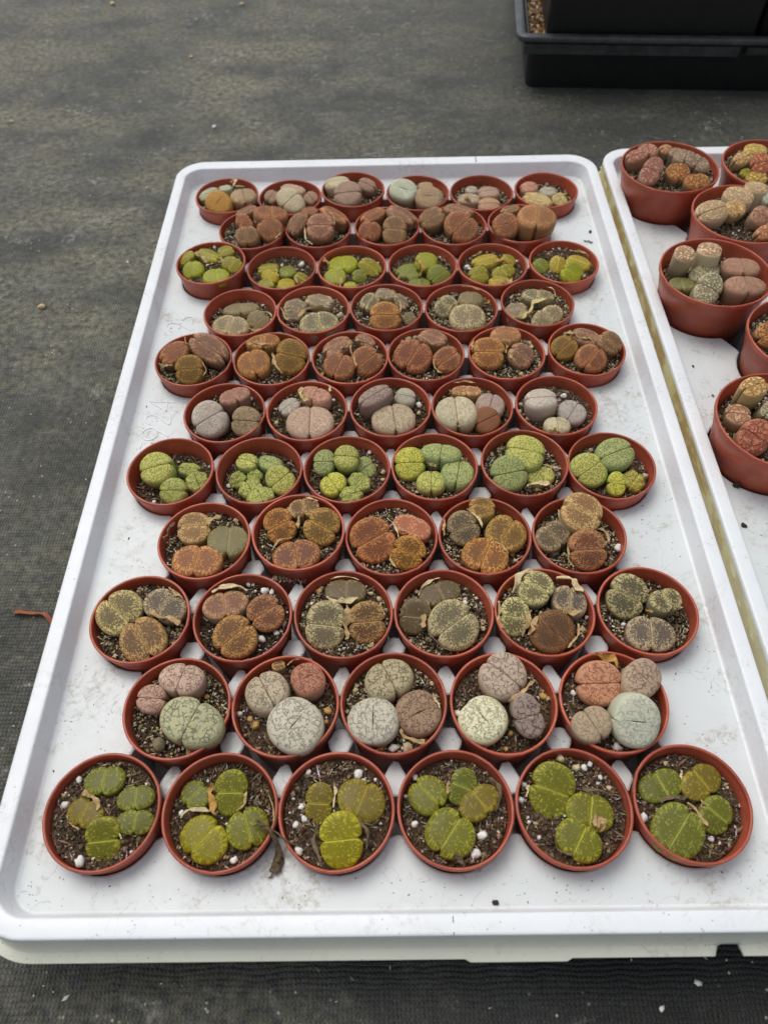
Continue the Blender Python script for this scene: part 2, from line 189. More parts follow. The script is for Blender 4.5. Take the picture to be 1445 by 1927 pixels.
  [[5.4,13.54,5.0,0.024,0.06,156.4,10.9,8.08,"rm",0],[-9.48,-5.91,5.0,-0.039,-0.395,60.0,12.54,13.65,"rr",0],[14.66,-9.86,4.0,0.058,-0.469,39.7,10.29,9.54,"ru",0]],
  [[0,"t",0.99,-2.13,11.34,4.7,4.96,3.86,4.7],[2,"t",0.97,4.6,-10.14,3.7,5.71,-19.7,3.7,9.68,-24.07,3.7]],
  [[-12.1,21.1,2.82,"c"],[-16.3,18.0,2.29,"c"],[-7.0,23.3,2.05,"c"]]),
(7,5,84.4,403.7,0.0,6,'grit',
  [[0.28,13.63,6.0,0.001,0.061,6.3,11.05,9.38,"ro2",1],[-14.02,-4.75,5.0,-0.055,-0.453,-3.5,11.84,12.09,"ro",0],[9.82,-5.85,3.0,0.039,-0.457,136.3,9.81,9.16,"rm",0]],
  [[2,"t",1.74,1.26,10.95,2.7,-1.56,-4.32,2.7],[1,"t",1.73,-23.44,6.62,4.7,-25.97,-2.31,4.7],[2,"t",1.71,0.78,-5.28,2.7,3.57,-13.26,2.7]],
  [[9.0,-17.2,1.71,"c"],[6.2,-9.3,1.23,"w"],[19.0,14.8,1.77,"c"],[19.6,10.2,1.76,"c"]]),
(7,6,141.6,405.9,0.0,6,'grit',
  [[-16.43,-0.88,3.0,-0.065,-0.44,45.1,9.85,9.27,"ry",0],[0.58,10.63,4.0,0.003,0.047,146.3,11.03,8.07,"rm",0],[16.16,0.25,6.0,0.065,-0.437,130.3,9.21,8.52,"rt",0],[0.82,-13.46,4.0,0.003,-0.453,55.4,10.42,11.03,"ru",0]],
  [[1,"t",2.49,-15.13,12.89,3.7,-8.62,10.86,3.7,-6.11,7.12,3.7],[1,"t",3.22,-4.12,7.98,3.7,3.87,4.1,3.7]],
  [[-11.6,21.4,1.79,"c"],[-24.0,1.2,1.5,"c"]]),
(8,1,-111.0,453.3,0.0,10,'grit',
  [[-7.16,-10.16,-3.0,-0.031,-0.149,76.6,10.53,14.5,"sy2",0],[-1.0,9.23,-3.0,-0.004,0.041,96.3,7.14,14.0,"sdk8",0],[14.31,-6.92,-3.0,0.056,-0.46,51.3,7.87,9.88,"sdk8",0]],
  [[2,"c",0.83,14.54,3.9,-3.3,22.03,1.01,-3.3,23.62,-6.06,-3.3],[2,"t",1.83,7.62,-15.56,-3.3,13.43,-18.0,-3.3,20.41,-16.68,-3.3]],
  [[14.2,18.6,1.48,"w"],[-19.1,15.0,1.06,"c"]]),
(8,2,-56.0,455.0,0.0,7,'grit',
  [[-14.38,-1.0,1.0,-0.057,-0.441,-3.8,9.33,9.25,"sbg",0],[4.11,10.37,1.0,0.018,0.046,163.6,11.32,7.88,"sbg",0],[4.98,-14.7,1.0,0.022,-0.065,101.4,11.98,15.02,"sgy",0]],
  [[0,"t",2.23,-10.71,-11.6,0.7,-5.61,-2.45,0.7,7.5,2.67,0.7],[0,"t",1.64,-24.27,0.45,0.7,-20.48,-9.78,0.7,-17.17,-13.71,0.7]],
  [[15.1,6.5,1.88,"c"],[19.3,-1.0,2.07,"c"],[20.5,2.1,1.25,"w"],[18.2,-10.3,1.23,"g"]]),
(8,3,-0.6,456.0,0.0,6,'grit',
  [[-12.85,3.36,3.0,-0.052,-0.427,57.7,8.01,6.9,"sgy",0],[-0.95,13.42,3.0,-0.004,0.06,161.3,8.07,6.78,"sbg",0],[-1.19,-14.12,4.0,-0.005,-0.458,-1.2,12.08,11.86,"ro",0],[10.64,7.23,0.0,0.043,-0.414,130.2,7.52,4.85,"sbg",0],[17.08,-13.79,0.0,0.067,-0.48,38.3,5.22,5.33,"sdk8",0]],
  [[3,"t",1.25,6.75,10.13,-0.3,10.72,1.24,-0.3,9.45,-10.44,-0.3]],
  []),
(8,4,55.5,453.6,0.0,6,'grit',
  [[-11.56,0.46,2.0,-0.046,-0.436,128.6,8.21,9.39,"sgy",0],[7.83,8.39,3.0,0.035,0.037,84.3,9.02,9.48,"sdk8",0],[3.55,-14.78,5.0,0.015,-0.205,95.0,12.34,13.5,"sy2",1]],
  [[1,"t",0.86,1.83,20.58,2.7,9.23,19.52,2.7,14.28,16.02,2.7],[0,"t",1.46,-9.85,-6.43,1.7,-6.29,0.68,1.7,-1.89,3.79,1.7],[1,"g",2.73,16.48,4.43,2.7,19.48,2.71,2.7,20.44,-0.55,2.7]],
  [[21.1,-2.1,1.48,"c"]]),
(8,5,113.2,457.8,0.0,7,'grit',
  [[1.27,7.21,2.0,0.006,0.032,81.2,7.82,12.36,"sgy",0],[-16.8,-6.41,-1.0,-0.074,-0.063,7.8,9.24,8.49,"sbg",0],[5.48,-17.44,1.0,0.023,-0.382,121.9,8.6,13.11,"sy2",0]],
  [[1,"y",3.83,-14.93,5.29,-1.3,-8.68,4.28,-1.3,-2.55,2.46,-1.3],[0,"y",3.47,12.56,0.69,1.7,5.02,-0.72,1.7,-2.5,-2.12,1.7,-6.2,-10.84,1.7,-9.35,-15.5,1.7],[1,"y",3.74,-18.89,-16.32,-1.3,-11.9,-14.16,-1.3,-7.37,-11.12,-1.3],[0,"c",0.85,9.27,15.19,1.7,13.53,11.38,1.7,13.43,3.11,1.7]],
  [[22.6,2.1,1.49,"c"]]),
(9,1,-139.7,510.0,3.5,4,'peat',
  [[-21.55,7.39,0.0,-0.09,-0.336,33.5,7.69,5.61,"olf",0],[-3.38,9.44,1.0,-0.015,-0.11,146.7,10.9,6.38,"olf",0],[10.35,14.09,1.0,0.045,-0.162,28.3,6.94,6.24,"olf",0],[-13.15,-9.17,1.0,-0.054,-0.387,94.7,8.14,8.63,"olg",0],[6.52,-17.54,1.0,0.029,-0.078,97.5,8.79,10.37,"olg",0],[17.54,-3.65,1.0,0.071,-0.413,62.0,7.15,8.68,"olf",0]],
  [[1,"t",3.23,-13.62,11.21,0.7,-8.42,4.98,0.7,-1.44,-1.24,0.7],[4,"c",1.46,-3.26,-6.13,0.7,2.51,-3.35,0.7],[5,"t",1.97,7.58,5.47,0.7,9.77,-2.59,0.7]],
  [[5.6,4.9,1.73,"w"],[-0.4,23.6,1.77,"c"]]),
(9,2,-83.5,506.5,0.0,8,'peat',
  [[-11.88,6.04,-4.0,-0.053,0.027,2.2,8.74,6.76,"olf",0],[-9.5,-6.27,-3.0,-0.039,-0.396,60.2,5.8,7.52,"oly",0],[3.97,1.55,-4.0,0.018,-0.072,14.3,7.18,6.89,"olfd",0],[-12.63,-14.55,-4.0,-0.055,-0.2,20.6,7.07,5.97,"olf",0],[4.3,-16.0,-3.0,0.019,-0.071,-0.3,7.52,7.04,"oly",0],[15.69,-8.65,-4.0,0.062,-0.465,143.0,6.23,4.81,"olf",0]],
  [[1,"t",1.48,-5.25,1.88,-3.3,-2.65,-8.04,-3.3],[5,"t",1.72,10.05,-7.1,-4.3,13.64,-15.92,-4.3]],
  [[14.5,12.6,2.51,"w"],[20.1,-5.5,0.99,"w"]]),
(9,3,-27.7,506.1,0.0,7,'peat',
  [[-7.89,9.29,-2.0,-0.035,0.041,97.3,11.18,12.19,"olg",0],[14.49,2.17,-2.0,0.058,-0.431,141.6,10.09,7.16,"olf",0],[-13.55,-8.75,-2.0,-0.058,-0.239,94.9,8.79,9.17,"olg",0],[6.29,-8.03,-3.0,0.025,-0.462,0.2,6.35,6.21,"olfd",0],[-1.21,-19.36,-3.0,-0.005,-0.086,-1.9,5.45,4.64,"olg",0]],
  [[2,"t",2.24,-24.21,12.86,-2.3,-18.38,6.62,-2.3],[4,"t",2.44,-8.08,-11.07,-3.3,-9.05,-20.63,-3.3],[3,"t",1.49,6.33,10.24,-3.3,8.28,0.17,-3.3]],
  [[20.8,12.5,1.0,"w"],[2.2,-14.3,1.46,"c"],[16.8,-12.8,0.98,"w"]]),
(9,4,28.3,506.2,0.0,7,'peat',
  [[3.25,4.07,2.0,0.014,-0.203,-6.8,9.21,9.18,"olg",0],[-12.57,-1.45,-3.0,-0.055,-0.175,27.0,9.19,7.0,"oldg",0],[12.74,-10.45,-2.0,0.05,-0.471,42.9,9.14,9.86,"oldg",0],[-3.31,-17.69,-3.0,-0.015,-0.078,88.1,5.56,9.06,"oldg",0],[-7.29,-9.46,-3.0,-0.031,-0.305,30.2,5.68,4.13,"oldg",0]],
  [[0,"g",2.95,-5.1,3.75,1.7,-0.46,-3.33,1.7,-2.78,-16.86,1.7]],
  [[15.0,17.2,1.76,"c"]]),
(9,5,83.7,505.4,0.0,7,'peat',
  [[-3.91,9.88,-2.0,-0.017,0.044,21.3,11.69,7.97,"oly2",0],[13.81,7.7,-2.0,0.056,-0.412,140.2,6.28,5.38,"olf",0],[-11.49,-10.08,-2.0,-0.045,-0.464,8.0,8.22,7.96,"olf",0],[8.67,-6.42,-2.0,0.037,-0.304,114.5,6.75,9.76,"olf",0],[4.73,-16.58,-3.0,0.021,-0.074,-0.2,9.08,5.6,"oly2",0]],
  [[0,"t",1.49,-14.82,12.67,-2.3,-6.84,18.95,-2.3],[1,"g",1.97,1.86,5.09,-2.3,9.49,7.45,-2.3,17.39,0.61,-2.3],[4,"y",2.9,2.3,-17.06,-3.3,9.23,-20.14,-3.3,14.44,-16.48,-3.3]],
  [[-19.4,5.1,2.23,"w"],[-17.8,2.5,1.73,"w"],[-12.9,-14.1,1.7,"w"],[21.3,11.7,1.25,"w"],[-1.8,24.2,1.27,"c"]]),
(9,6,140.3,507.2,0.0,6,'peat',
  [[-18.28,-2.24,-2.0,-0.073,-0.444,127.0,7.4,6.83,"olfd",0],[-4.97,-2.06,-1.0,-0.02,-0.445,76.4,8.14,6.31,"oly2",0],[12.44,1.36,-1.0,0.055,-0.038,150.7,10.47,8.65,"oly2",0],[4.09,-17.57,3.0,0.016,-0.492,146.6,8.64,9.38,"olg",0]],
  [[2,"t",1.49,7.24,15.1,-1.3,16.79,12.74,-1.3,20.72,6.53,-1.3]],
  [[0.5,24.0,1.26,"w"],[-4.3,23.9,1.01,"w"],[13.9,-13.6,2.19,"w"],[6.6,23.4,1.01,"w"]]),
(10,1,-112.1,558.9,0.0,6,'grit',
  [[-6.32,3.51,5.0,-0.025,-0.427,38.5,6.51,8.87,"rr",0],[-6.29,20.72,5.0,-0.028,-0.084,41.2,10.87,5.98,"rm",0],[-1.5,-18.23,7.0,-0.006,-0.494,90.3,8.95,9.59,"rt",0],[16.31,-7.67,6.0,0.064,-0.462,137.8,10.65,10.7,"ru",0],[16.53,10.98,10.0,0.073,0.049,97.5,11.99,14.13,"ru",0]],
  [[0,"t",1.17,1.81,9.71,4.7,3.81,0.64,4.7],[3,"c",0.91,22.04,-22.8,5.7,26.05,-15.3,5.7]],
  [[11.8,-14.2,1.63,"c"]]),
(10,2,-56.6,559.0,0.0,6,'grit',
  [[-16.92,-2.17,7.0,-0.067,-0.444,57.8,10.78,7.33,"rm",0],[3.1,-14.41,12.0,0.012,-0.483,-0.4,11.34,11.73,"rpk",0],[13.35,9.75,7.0,0.059,-0.09,141.0,14.63,6.22,"ru",0],[-7.39,15.56,7.0,-0.033,0.069,14.0,7.08,6.93,"ru",0]],
  [[0,"c",1.15,-10.18,-9.79,6.7,-8.12,-27.08,6.7,-2.2,-32.89,6.7],[2,"c",0.94,9.18,11.38,6.7,13.53,3.19,6.7,13.9,-8.66,6.7]],
  []),
(10,3,0.8,559.9,0.0,6,'grit',
  [[6.27,-14.95,7.0,0.024,-0.485,-4.4,9.95,12.97,"rt",0],[11.99,5.56,8.0,0.053,-0.16,142.4,14.24,7.68,"rm",0],[-14.3,-12.83,5.0,-0.056,-0.478,78.3,8.89,9.52,"rr",0],[-11.3,6.71,7.0,-0.05,-0.147,35.5,12.23,6.62,"ru",0]],
  [],
  []),
(10,4,56.3,559.0,0.0,6,'grit',
  [[-18.75,0.42,8.0,-0.075,-0.436,25.0,11.29,9.63,"rt",0],[5.24,-12.5,8.0,0.02,-0.477,48.9,12.87,14.82,"ru",0],[4.69,13.57,7.0,0.021,0.06,151.7,13.34,7.68,"rm",0]],
  [],
  []),
(10,5,112.3,560.1,0.0,6,'grit',
  [[-14.39,-12.82,8.0,-0.056,-0.478,19.8,10.74,10.83,"ru",1],[11.13,-8.4,13.0,0.049,-0.116,80.3,14.81,16.03,"ro2",0],[-7.94,12.56,6.0,-0.035,0.056,29.0,8.91,5.56,"rt",0]],
  [],
  []),
(11,1,-139.0,610.3,0.0,6,'grit',
  [[-4.27,-18.89,6.0,-0.017,-0.496,57.3,10.4,12.11,"yl",1],[-15.63,-0.76,3.0,-0.067,-0.235,33.0,9.3,5.64,"dpg",0],[-1.91,7.48,3.0,-0.008,0.033,16.2,6.11,4.74,"dpg",0],[15.95,-7.37,5.0,0.07,-0.149,104.9,9.41,11.53,"dtn",0]],
  [[2,"c",3.22,2.18,14.48,2.7,5.42,18.84,2.7,5.89,8.8,2.7],[3,"c",0.74,5.89,6.53,4.7,15.97,3.97,4.7],[3,"t",1.69,9.24,-13.04,4.7,13.65,-20.58,4.7,19.45,-18.69,4.7]],
  []),
(11,2,-83.2,605.5,0.0,7,'grit',
  [[1.31,-11.51,5.0,0.005,-0.474,47.9,9.88,13.67,"dc",0],[1.9,11.76,2.0,0.008,0.052,152.0,11.87,6.4,"dpb",0],[18.49,-2.41,1.0,0.073,-0.445,131.9,6.31,6.33,"dbn2",0],[-16.46,1.01,1.0,-0.066,-0.434,58.6,6.36,6.5,"dbn2",0]],
  [],
  []),
(11,3,-28.3,611.8,2.5,7,'grit',
  [[-4.27,-16.43,7.0,-0.017,-0.489,5.4,12.52,11.63,"dpb2",0],[-14.11,7.41,4.0,-0.063,0.033,10.5,11.65,9.01,"dc",0],[12.24,0.93,4.0,0.05,-0.399,150.3,8.46,6.45,"dbn2",0]],
  [],
  [[14.9,14.7,1.75,"g"]]),
(11,4,28.0,608.5,0.0,7,'grit',
  [[-12.77,-6.88,8.0,-0.05,-0.46,157.1,12.35,10.67,"sgw",1],[9.46,-13.68,5.0,0.038,-0.415,170.9,12.3,11.24,"dtn",1],[7.4,9.17,2.0,0.033,0.041,1.1,6.94,5.36,"dtn",0]],
  [],
  [[-10.1,-11.2,1.75,"c"],[-6.3,-10.2,1.75,"g"]]),
(11,5,83.6,606.9,0.0,9,'grit',
  [[6.55,2.4,0.0,0.029,0.011,9.6,10.05,8.44,"dpb2",0],[-8.0,7.52,-1.0,-0.036,-0.021,157.8,5.83,5.24,"dg",0],[-11.7,-7.34,0.0,-0.052,-0.033,-6.6,9.88,7.25,"db",0],[5.45,-16.67,0.0,0.024,-0.074,0.2,9.87,8.7,"dtp",0]],
  [[2,"g",3.72,-15.59,-10.0,-0.3,-10.89,-13.43,-0.3]],
  [[-11.8,0.5,2.02,"g"]]),
(11,6,140.0,608.9,0.0,10,'grit',
  [[-13.76,8.23,-1.0,-0.061,-0.089,8.6,7.87,7.32,"dpk",0],[2.64,2.53,-2.0,0.012,0.011,-1.0,7.78,6.86,"dg",0],[-8.28,-9.28,-2.0,-0.037,-0.08,144.9,13.13,8.17,"ylc",0],[11.16,-12.18,-2.0,0.044,-0.476,120.0,7.03,5.82,"ylc",0]],
  [],
  [[5.2,23.7,1.55,"w"],[18.2,6.0,1.78,"g"],[5.5,-8.0,1.51,"c"]]),
(20,1,241.3,607.5,20.0,6,'grit',
  [[-28.82,5.34,8.0,-0.085,-0.183,19.1,9.42,6.75,"ip",0],[-17.09,14.58,8.0,-0.051,-0.128,86.4,8.16,8.79,"ip",0],[-0.38,17.63,6.0,-0.001,-0.3,10.2,5.8,5.17,"ip2",0],[7.44,12.86,6.0,0.022,-0.107,163.7,6.31,6.15,"ig",0],[14.04,7.31,6.0,0.042,-0.074,69.0,9.33,10.46,"ig",0],[22.59,-2.53,5.0,0.063,-0.395,56.6,7.55,10.14,"ig",0],[-21.07,-18.91,8.0,-0.056,-0.478,146.8,8.38,13.31,"ip",0],[1.99,-17.96,6.0,0.005,-0.42,89.3,8.76,9.87,"io",0],[15.74,-29.11,4.0,0.044,-0.358,96.7,8.05,10.63,"io",0]],
  [],
  []),
(20,2,284.3,537.0,20.0,9,'peat',
  [[-27.61,-3.5,6.0,-0.078,-0.331,16.4,12.61,10.22,"ic",0],[-2.31,15.34,8.0,-0.007,-0.11,145.7,11.94,10.09,"ic",0],[-8.48,0.44,5.0,-0.023,-0.437,104.4,7.39,8.34,"ico",0],[8.73,-9.92,5.0,0.023,-0.46,139.3,7.27,8.42,"ipk",0],[9.55,-24.95,0.0,0.025,-0.491,26.9,7.15,6.03,"ico2",0],[13.91,24.11,9.0,0.042,0.073,160.1,9.21,8.87,"ic",0],[21.86,14.72,5.0,0.06,-0.404,82.4,6.98,5.39,"sg",0]],
  [],
  []),
(20,3,242.3,464.3,20.0,12,'grit',
  [[-24.62,6.54,12.0,-0.071,-0.272,156.1,7.61,7.32,"icb",0],[-5.19,11.88,12.0,-0.016,0.036,158.1,8.82,8.99,"icb",0],[19.77,4.61,2.0,0.059,-0.066,89.0,9.95,14.75,"ipb",0],[-8.11,-1.0,1.0,-0.023,-0.287,108.5,7.23,11.22,"iw",0],[-25.32,-6.7,-4.0,-0.076,-0.02,80.3,7.43,9.74,"spo2",0],[-11.59,-22.6,3.0,-0.031,-0.486,144.0,9.26,13.11,"iw",0],[15.21,-19.74,4.0,0.046,-0.126,91.5,9.5,15.03,"ipb",0]],
  [],
  []),
(20,4,286.3,393.0,20.0,9,'grit',
  [[-24.83,1.95,1.0,-0.067,-0.433,25.0,10.48,9.09,"io",0]],
  [],
  []),
(20,5,244.3,317.0,20.0,11,'grit',
  [[-15.39,18.9,11.0,-0.046,-0.188,19.0,8.74,7.17,"icb2",0],[-25.1,5.56,0.0,-0.075,-0.124,-11.4,7.81,8.16,"ipt",0],[-21.17,-15.59,2.0,-0.056,-0.471,138.2,9.74,12.34,"ir",0],[-6.35,6.51,2.0,-0.017,-0.424,53.7,6.44,4.64,"iw",0]],
  [],
  []),
(20,6,327.3,607.0,20.0,7,'grit',
  [[-8.3,20.52,4.0,-0.025,0.062,151.2,9.84,8.67,"iy",0],[-25.33,1.61,6.0,-0.069,-0.434,25.2,8.27,5.87,"ico",0],[-10.73,-4.94,5.0,-0.029,-0.449,16.7,9.81,10.28,"irr",0],[-23.12,-7.48,-2.0,-0.062,-0.454,34.9,4.79,3.99,"iyg",0],[-16.14,-15.41,-1.0,-0.048,-0.18,84.4,7.0,8.56,"iyb",0]],
  [],
  [])
]

# ------------------------------------------------------------------ helpers
def srgb(c):
    return tuple(((v/255)/12.92 if v/255 <= .04045 else ((v/255+.055)/1.055)**2.4) for v in c)
def link_obj(name, me, mat=None, parent=None, loc=None, kind=None):
    o = bpy.data.objects.new(name, me); COL.objects.link(o)
    if mat is not None and me is not None and not me.materials: me.materials.append(mat)
    if parent is not None: o.parent = parent
    if loc is not None: o.location = loc
    if kind: o['kind'] = kind
    return o
def thing(name, label, cat, loc=(0, 0, 0), group=None):
    o = bpy.data.objects.new(name, None); COL.objects.link(o); o.location = loc
    o.empty_display_size = .005
    o['label'] = label; o['category'] = cat
    if group: o['group'] = group
    return o
def tag(o, label, cat, group=None):
    o['label'] = label; o['category'] = cat
    if group: o['group'] = group
    return o
def mesh(name, V, F, smooth=True):
    me = bpy.data.meshes.new(name); me.from_pydata([tuple(v) for v in V], [], [tuple(f) for f in F])
    if smooth: me.polygons.foreach_set('use_smooth', [True]*len(me.polygons))
    me.update(); return me
def lathe(name, prof, n=64, close=False, wob=0, seed=0):
    V = []; F = []; m = len(prof)
    for i in range(n):
        a = 2*math.pi*i/n
        k = 1 + wob*math.sin(2*a+seed)
        for r, z in prof: V.append((r*k*math.cos(a)*MM, r*k*math.sin(a)*MM, z*MM))
    for i in range(n):
        j = (i+1) % n
        for q in range(m-1): F.append((i*m+q, j*m+q, j*m+q+1, i*m+q+1))
    return mesh(name, V, F)
def ribbon(name, pts, w, th, seed=0, taper=True, wav=.6, nseg=26, closed_tips=True):
    """flattened tube (a strip with thickness) along a curve; all in metres"""
    rnd = random.Random(seed); pts = [Vector(p) for p in pts]
    if len(pts) == 2: pts = [pts[0], (pts[0]+pts[1])/2, pts[1]]
    def cr(t):
        n = len(pts)-1; x = t*n; i = min(int(x), n-1); f = x-i
        p0 = pts[max(i-1, 0)]; p1 = pts[i]; p2 = pts[i+1]; p3 = pts[min(i+2, n)]
        return .5*((2*p1)+(-p0+p2)*f+(2*p0-5*p1+4*p2-p3)*f*f+(-p0+3*p1-3*p2+p3)*f**3)
    V = []; F = []; K = 8
    ph = rnd.random()*6; tw = rnd.uniform(-.5, .5)
    for i in range(nseg+1):
        t = i/nseg; c = cr(t); d = (cr(min(t+.02, 1))-cr(max(t-.02, 0)))
        if d.length < 1e-9: d = Vector((1, 0, 0))
        d.normalize(); s = d.cross(Vector((0, 0, 1))); s.normalize(); u = s.cross(d)
        ww = w*(1+wav*.6*math.sin(t*9+ph)+wav*.4*math.sin(t*23+ph*2))
        if taper: ww *= max(.12, math.sin(math.pi*(.06+.88*t))**.6)
        a0 = tw+.5*math.sin(t*6+ph)*wav*2
        s2 = s*math.cos(a0)+u*math.sin(a0); u2 = u*math.cos(a0)-s*math.sin(a0)
        for k in range(K):
            a = 2*math.pi*k/K
            curl = math.cos(a)**2*w*.22
            nz_ = mnoise.noise(Vector((t*7+ph, math.cos(a)*1.2, seed*.7)))
            V.append(c+s2*ww/2*math.cos(a)*(1+.5*nz_)+u2*(th/2*math.sin(a)+curl+w*.22*nz_)+u*w*.16*math.sin(t*14+ph)+s*w*.14*math.sin(t*11+ph*3))
    for i in range(nseg):
        for k in range(K):
            l = (k+1) % K
            F.append((i*K+k, i*K+l, (i+1)*K+l, (i+1)*K+k))
    F.append(tuple(range(K))[::-1]); F.append(tuple(nseg*K+k for k in range(K)))
    return mesh(name, V, F)
def lump(name, r, seed, sq=(1, 1, .8), rough=.28, sub=2):
    import bmesh
    bm = bmesh.new(); bmesh.ops.create_icosphere(bm, subdivisions=sub, radius=1)
    for v in bm.verts:
        n = mnoise.noise(v.co*1.4+Vector((seed*7.1, 0, 0)))+.5*mnoise.noise(v.co*3.3+Vector((0, seed*3.7, 0)))
        v.co *= 1+rough*n*1.3
        v.co = Vector((v.co.x*sq[0], v.co.y*sq[1], v.co.z*sq[2]))*r
    me = bpy.data.meshes.new(name); bm.to_mesh(me); bm.free()
    me.polygons.foreach_set('use_smooth', [True]*len(me.polygons)); return me

# ------------------------------------------------------------------ node helpers
class NT:
    def __init__(s, name, rough=.5, spec=.4):
        s.m = bpy.data.materials.new(name); s.m.use_nodes = True; s.t = s.m.node_tree
        s.b = s.t.nodes['Principled BSDF']; s.b.inputs['Roughness'].default_value = rough
        s.b.inputs['Specular IOR Level'].default_value = spec
        s.obj = None
    def n(s, typ, **k):
        nd = s.t.nodes.new('ShaderNode'+typ)
        for a, v in k.items(): setattr(nd, a, v)
        return nd
    def l(s, a, b): s.t.links.new(a, b)
    def put(s, sock, v):
        if hasattr(v, 'is_linked') or isinstance(v, bpy.types.NodeSocket): s.l(v, sock)
        else: sock.default_value = v
    def co(s, scale=1000., rnd=True, stretch=None):
        """object coordinates in millimetres, shifted per object"""
        tc = s.n('TexCoord'); mp = s.n('Mapping'); s.l(tc.outputs['Object'], mp.inputs['Vector'])
        mp.inputs['Scale'].default_value = (scale,)*3 if stretch is None else tuple(scale*v for v in stretch)
        if rnd:
            oi = s.n('ObjectInfo'); m = s.math('MULTIPLY', oi.outputs['Random'], 311.); cb = s.n('CombineXYZ')
            s.l(m, cb.inputs[0]); s.l(m, cb.inputs[2]); s.l(cb.outputs[0], mp.inputs['Location'])
        return mp.outputs[0]
    def math(s, op, a, b=None, c=None, clamp=False):
        nd = s.n('Math', operation=op); nd.use_clamp = clamp; s.put(nd.inputs[0], a)
        if b is not None: s.put(nd.inputs[1], b)
        if c is not None: s.put(nd.inputs[2], c)
        return nd.outputs[0]
    def noise(s, vec, sc, det=3, rough=.55, dist=0, col=False):
        nd = s.n('TexNoise'); s.l(vec, nd.inputs['Vector']); nd.inputs['Scale'].default_value = sc
        nd.inputs['Detail'].default_value = det; nd.inputs['Roughness'].default_value = rough; nd.inputs['Distortion'].default_value = dist
        return nd.outputs['Color' if col else 'Fac']
    def voro(s, vec, sc, feat='F1', rnd=1, out='Distance'):
        nd = s.n('TexVoronoi', feature=feat); s.l(vec, nd.inputs['Vector']); nd.inputs['Scale'].default_value = sc
        nd.inputs['Randomness'].default_value = rnd; return nd.outputs[out]
    def ss(s, v, a, b, lo=0., hi=1.):
        nd = s.n('MapRange', interpolation_type='SMOOTHSTEP'); s.put(nd.inputs[0], v)
        s.put(nd.inputs[1], a); s.put(nd.inputs[2], b); nd.inputs[3].default_value = lo; nd.inputs[4].default_value = hi
        return nd.outputs[0]
    def mix(s, f, a, b, mode='MIX'):
        nd = s.n('Mix', data_type='RGBA', blend_type=mode); s.put(nd.inputs[0], f)
        for sk, v in ((nd.inputs[6], a), (nd.inputs[7], b)):
            if isinstance(v, tuple): sk.default_value = (v+(1,))[:4]
            else: s.l(v, sk)
        return nd.outputs[2]
    def vadd(s, a, b, k):
        nd = s.n('VectorMath', operation='MULTIPLY_ADD'); s.l(b, nd.inputs[0]); nd.inputs[1].default_value = (k, k, k); s.l(a, nd.inputs[2])
        return nd.outputs[0]
    def attr(s, name, typ='GEOMETRY'):
        nd = s.n('Attribute', attribute_name=name, attribute_type=typ); return nd
    def bump(s, h, dist, strength=1., chain=None):
        nd = s.n('Bump'); s.l(h, nd.inputs['Height']); nd.inputs['Distance'].default_value = dist; nd.inputs['Strength'].default_value = strength
        if chain is not None: s.l(chain, nd.inputs['Normal'])
        return nd.outputs[0]
    def fin(s, col=None, normal=None, rough=None):
        if col is not None: s.put(s.b.inputs['Base Color'], col if not isinstance(col, tuple) else (col+(1,))[:4])
        if normal is not None: s.l(normal, s.b.inputs['Normal'])
        if rough is not None: s.put(s.b.inputs['Roughness'], rough)
        return s.m

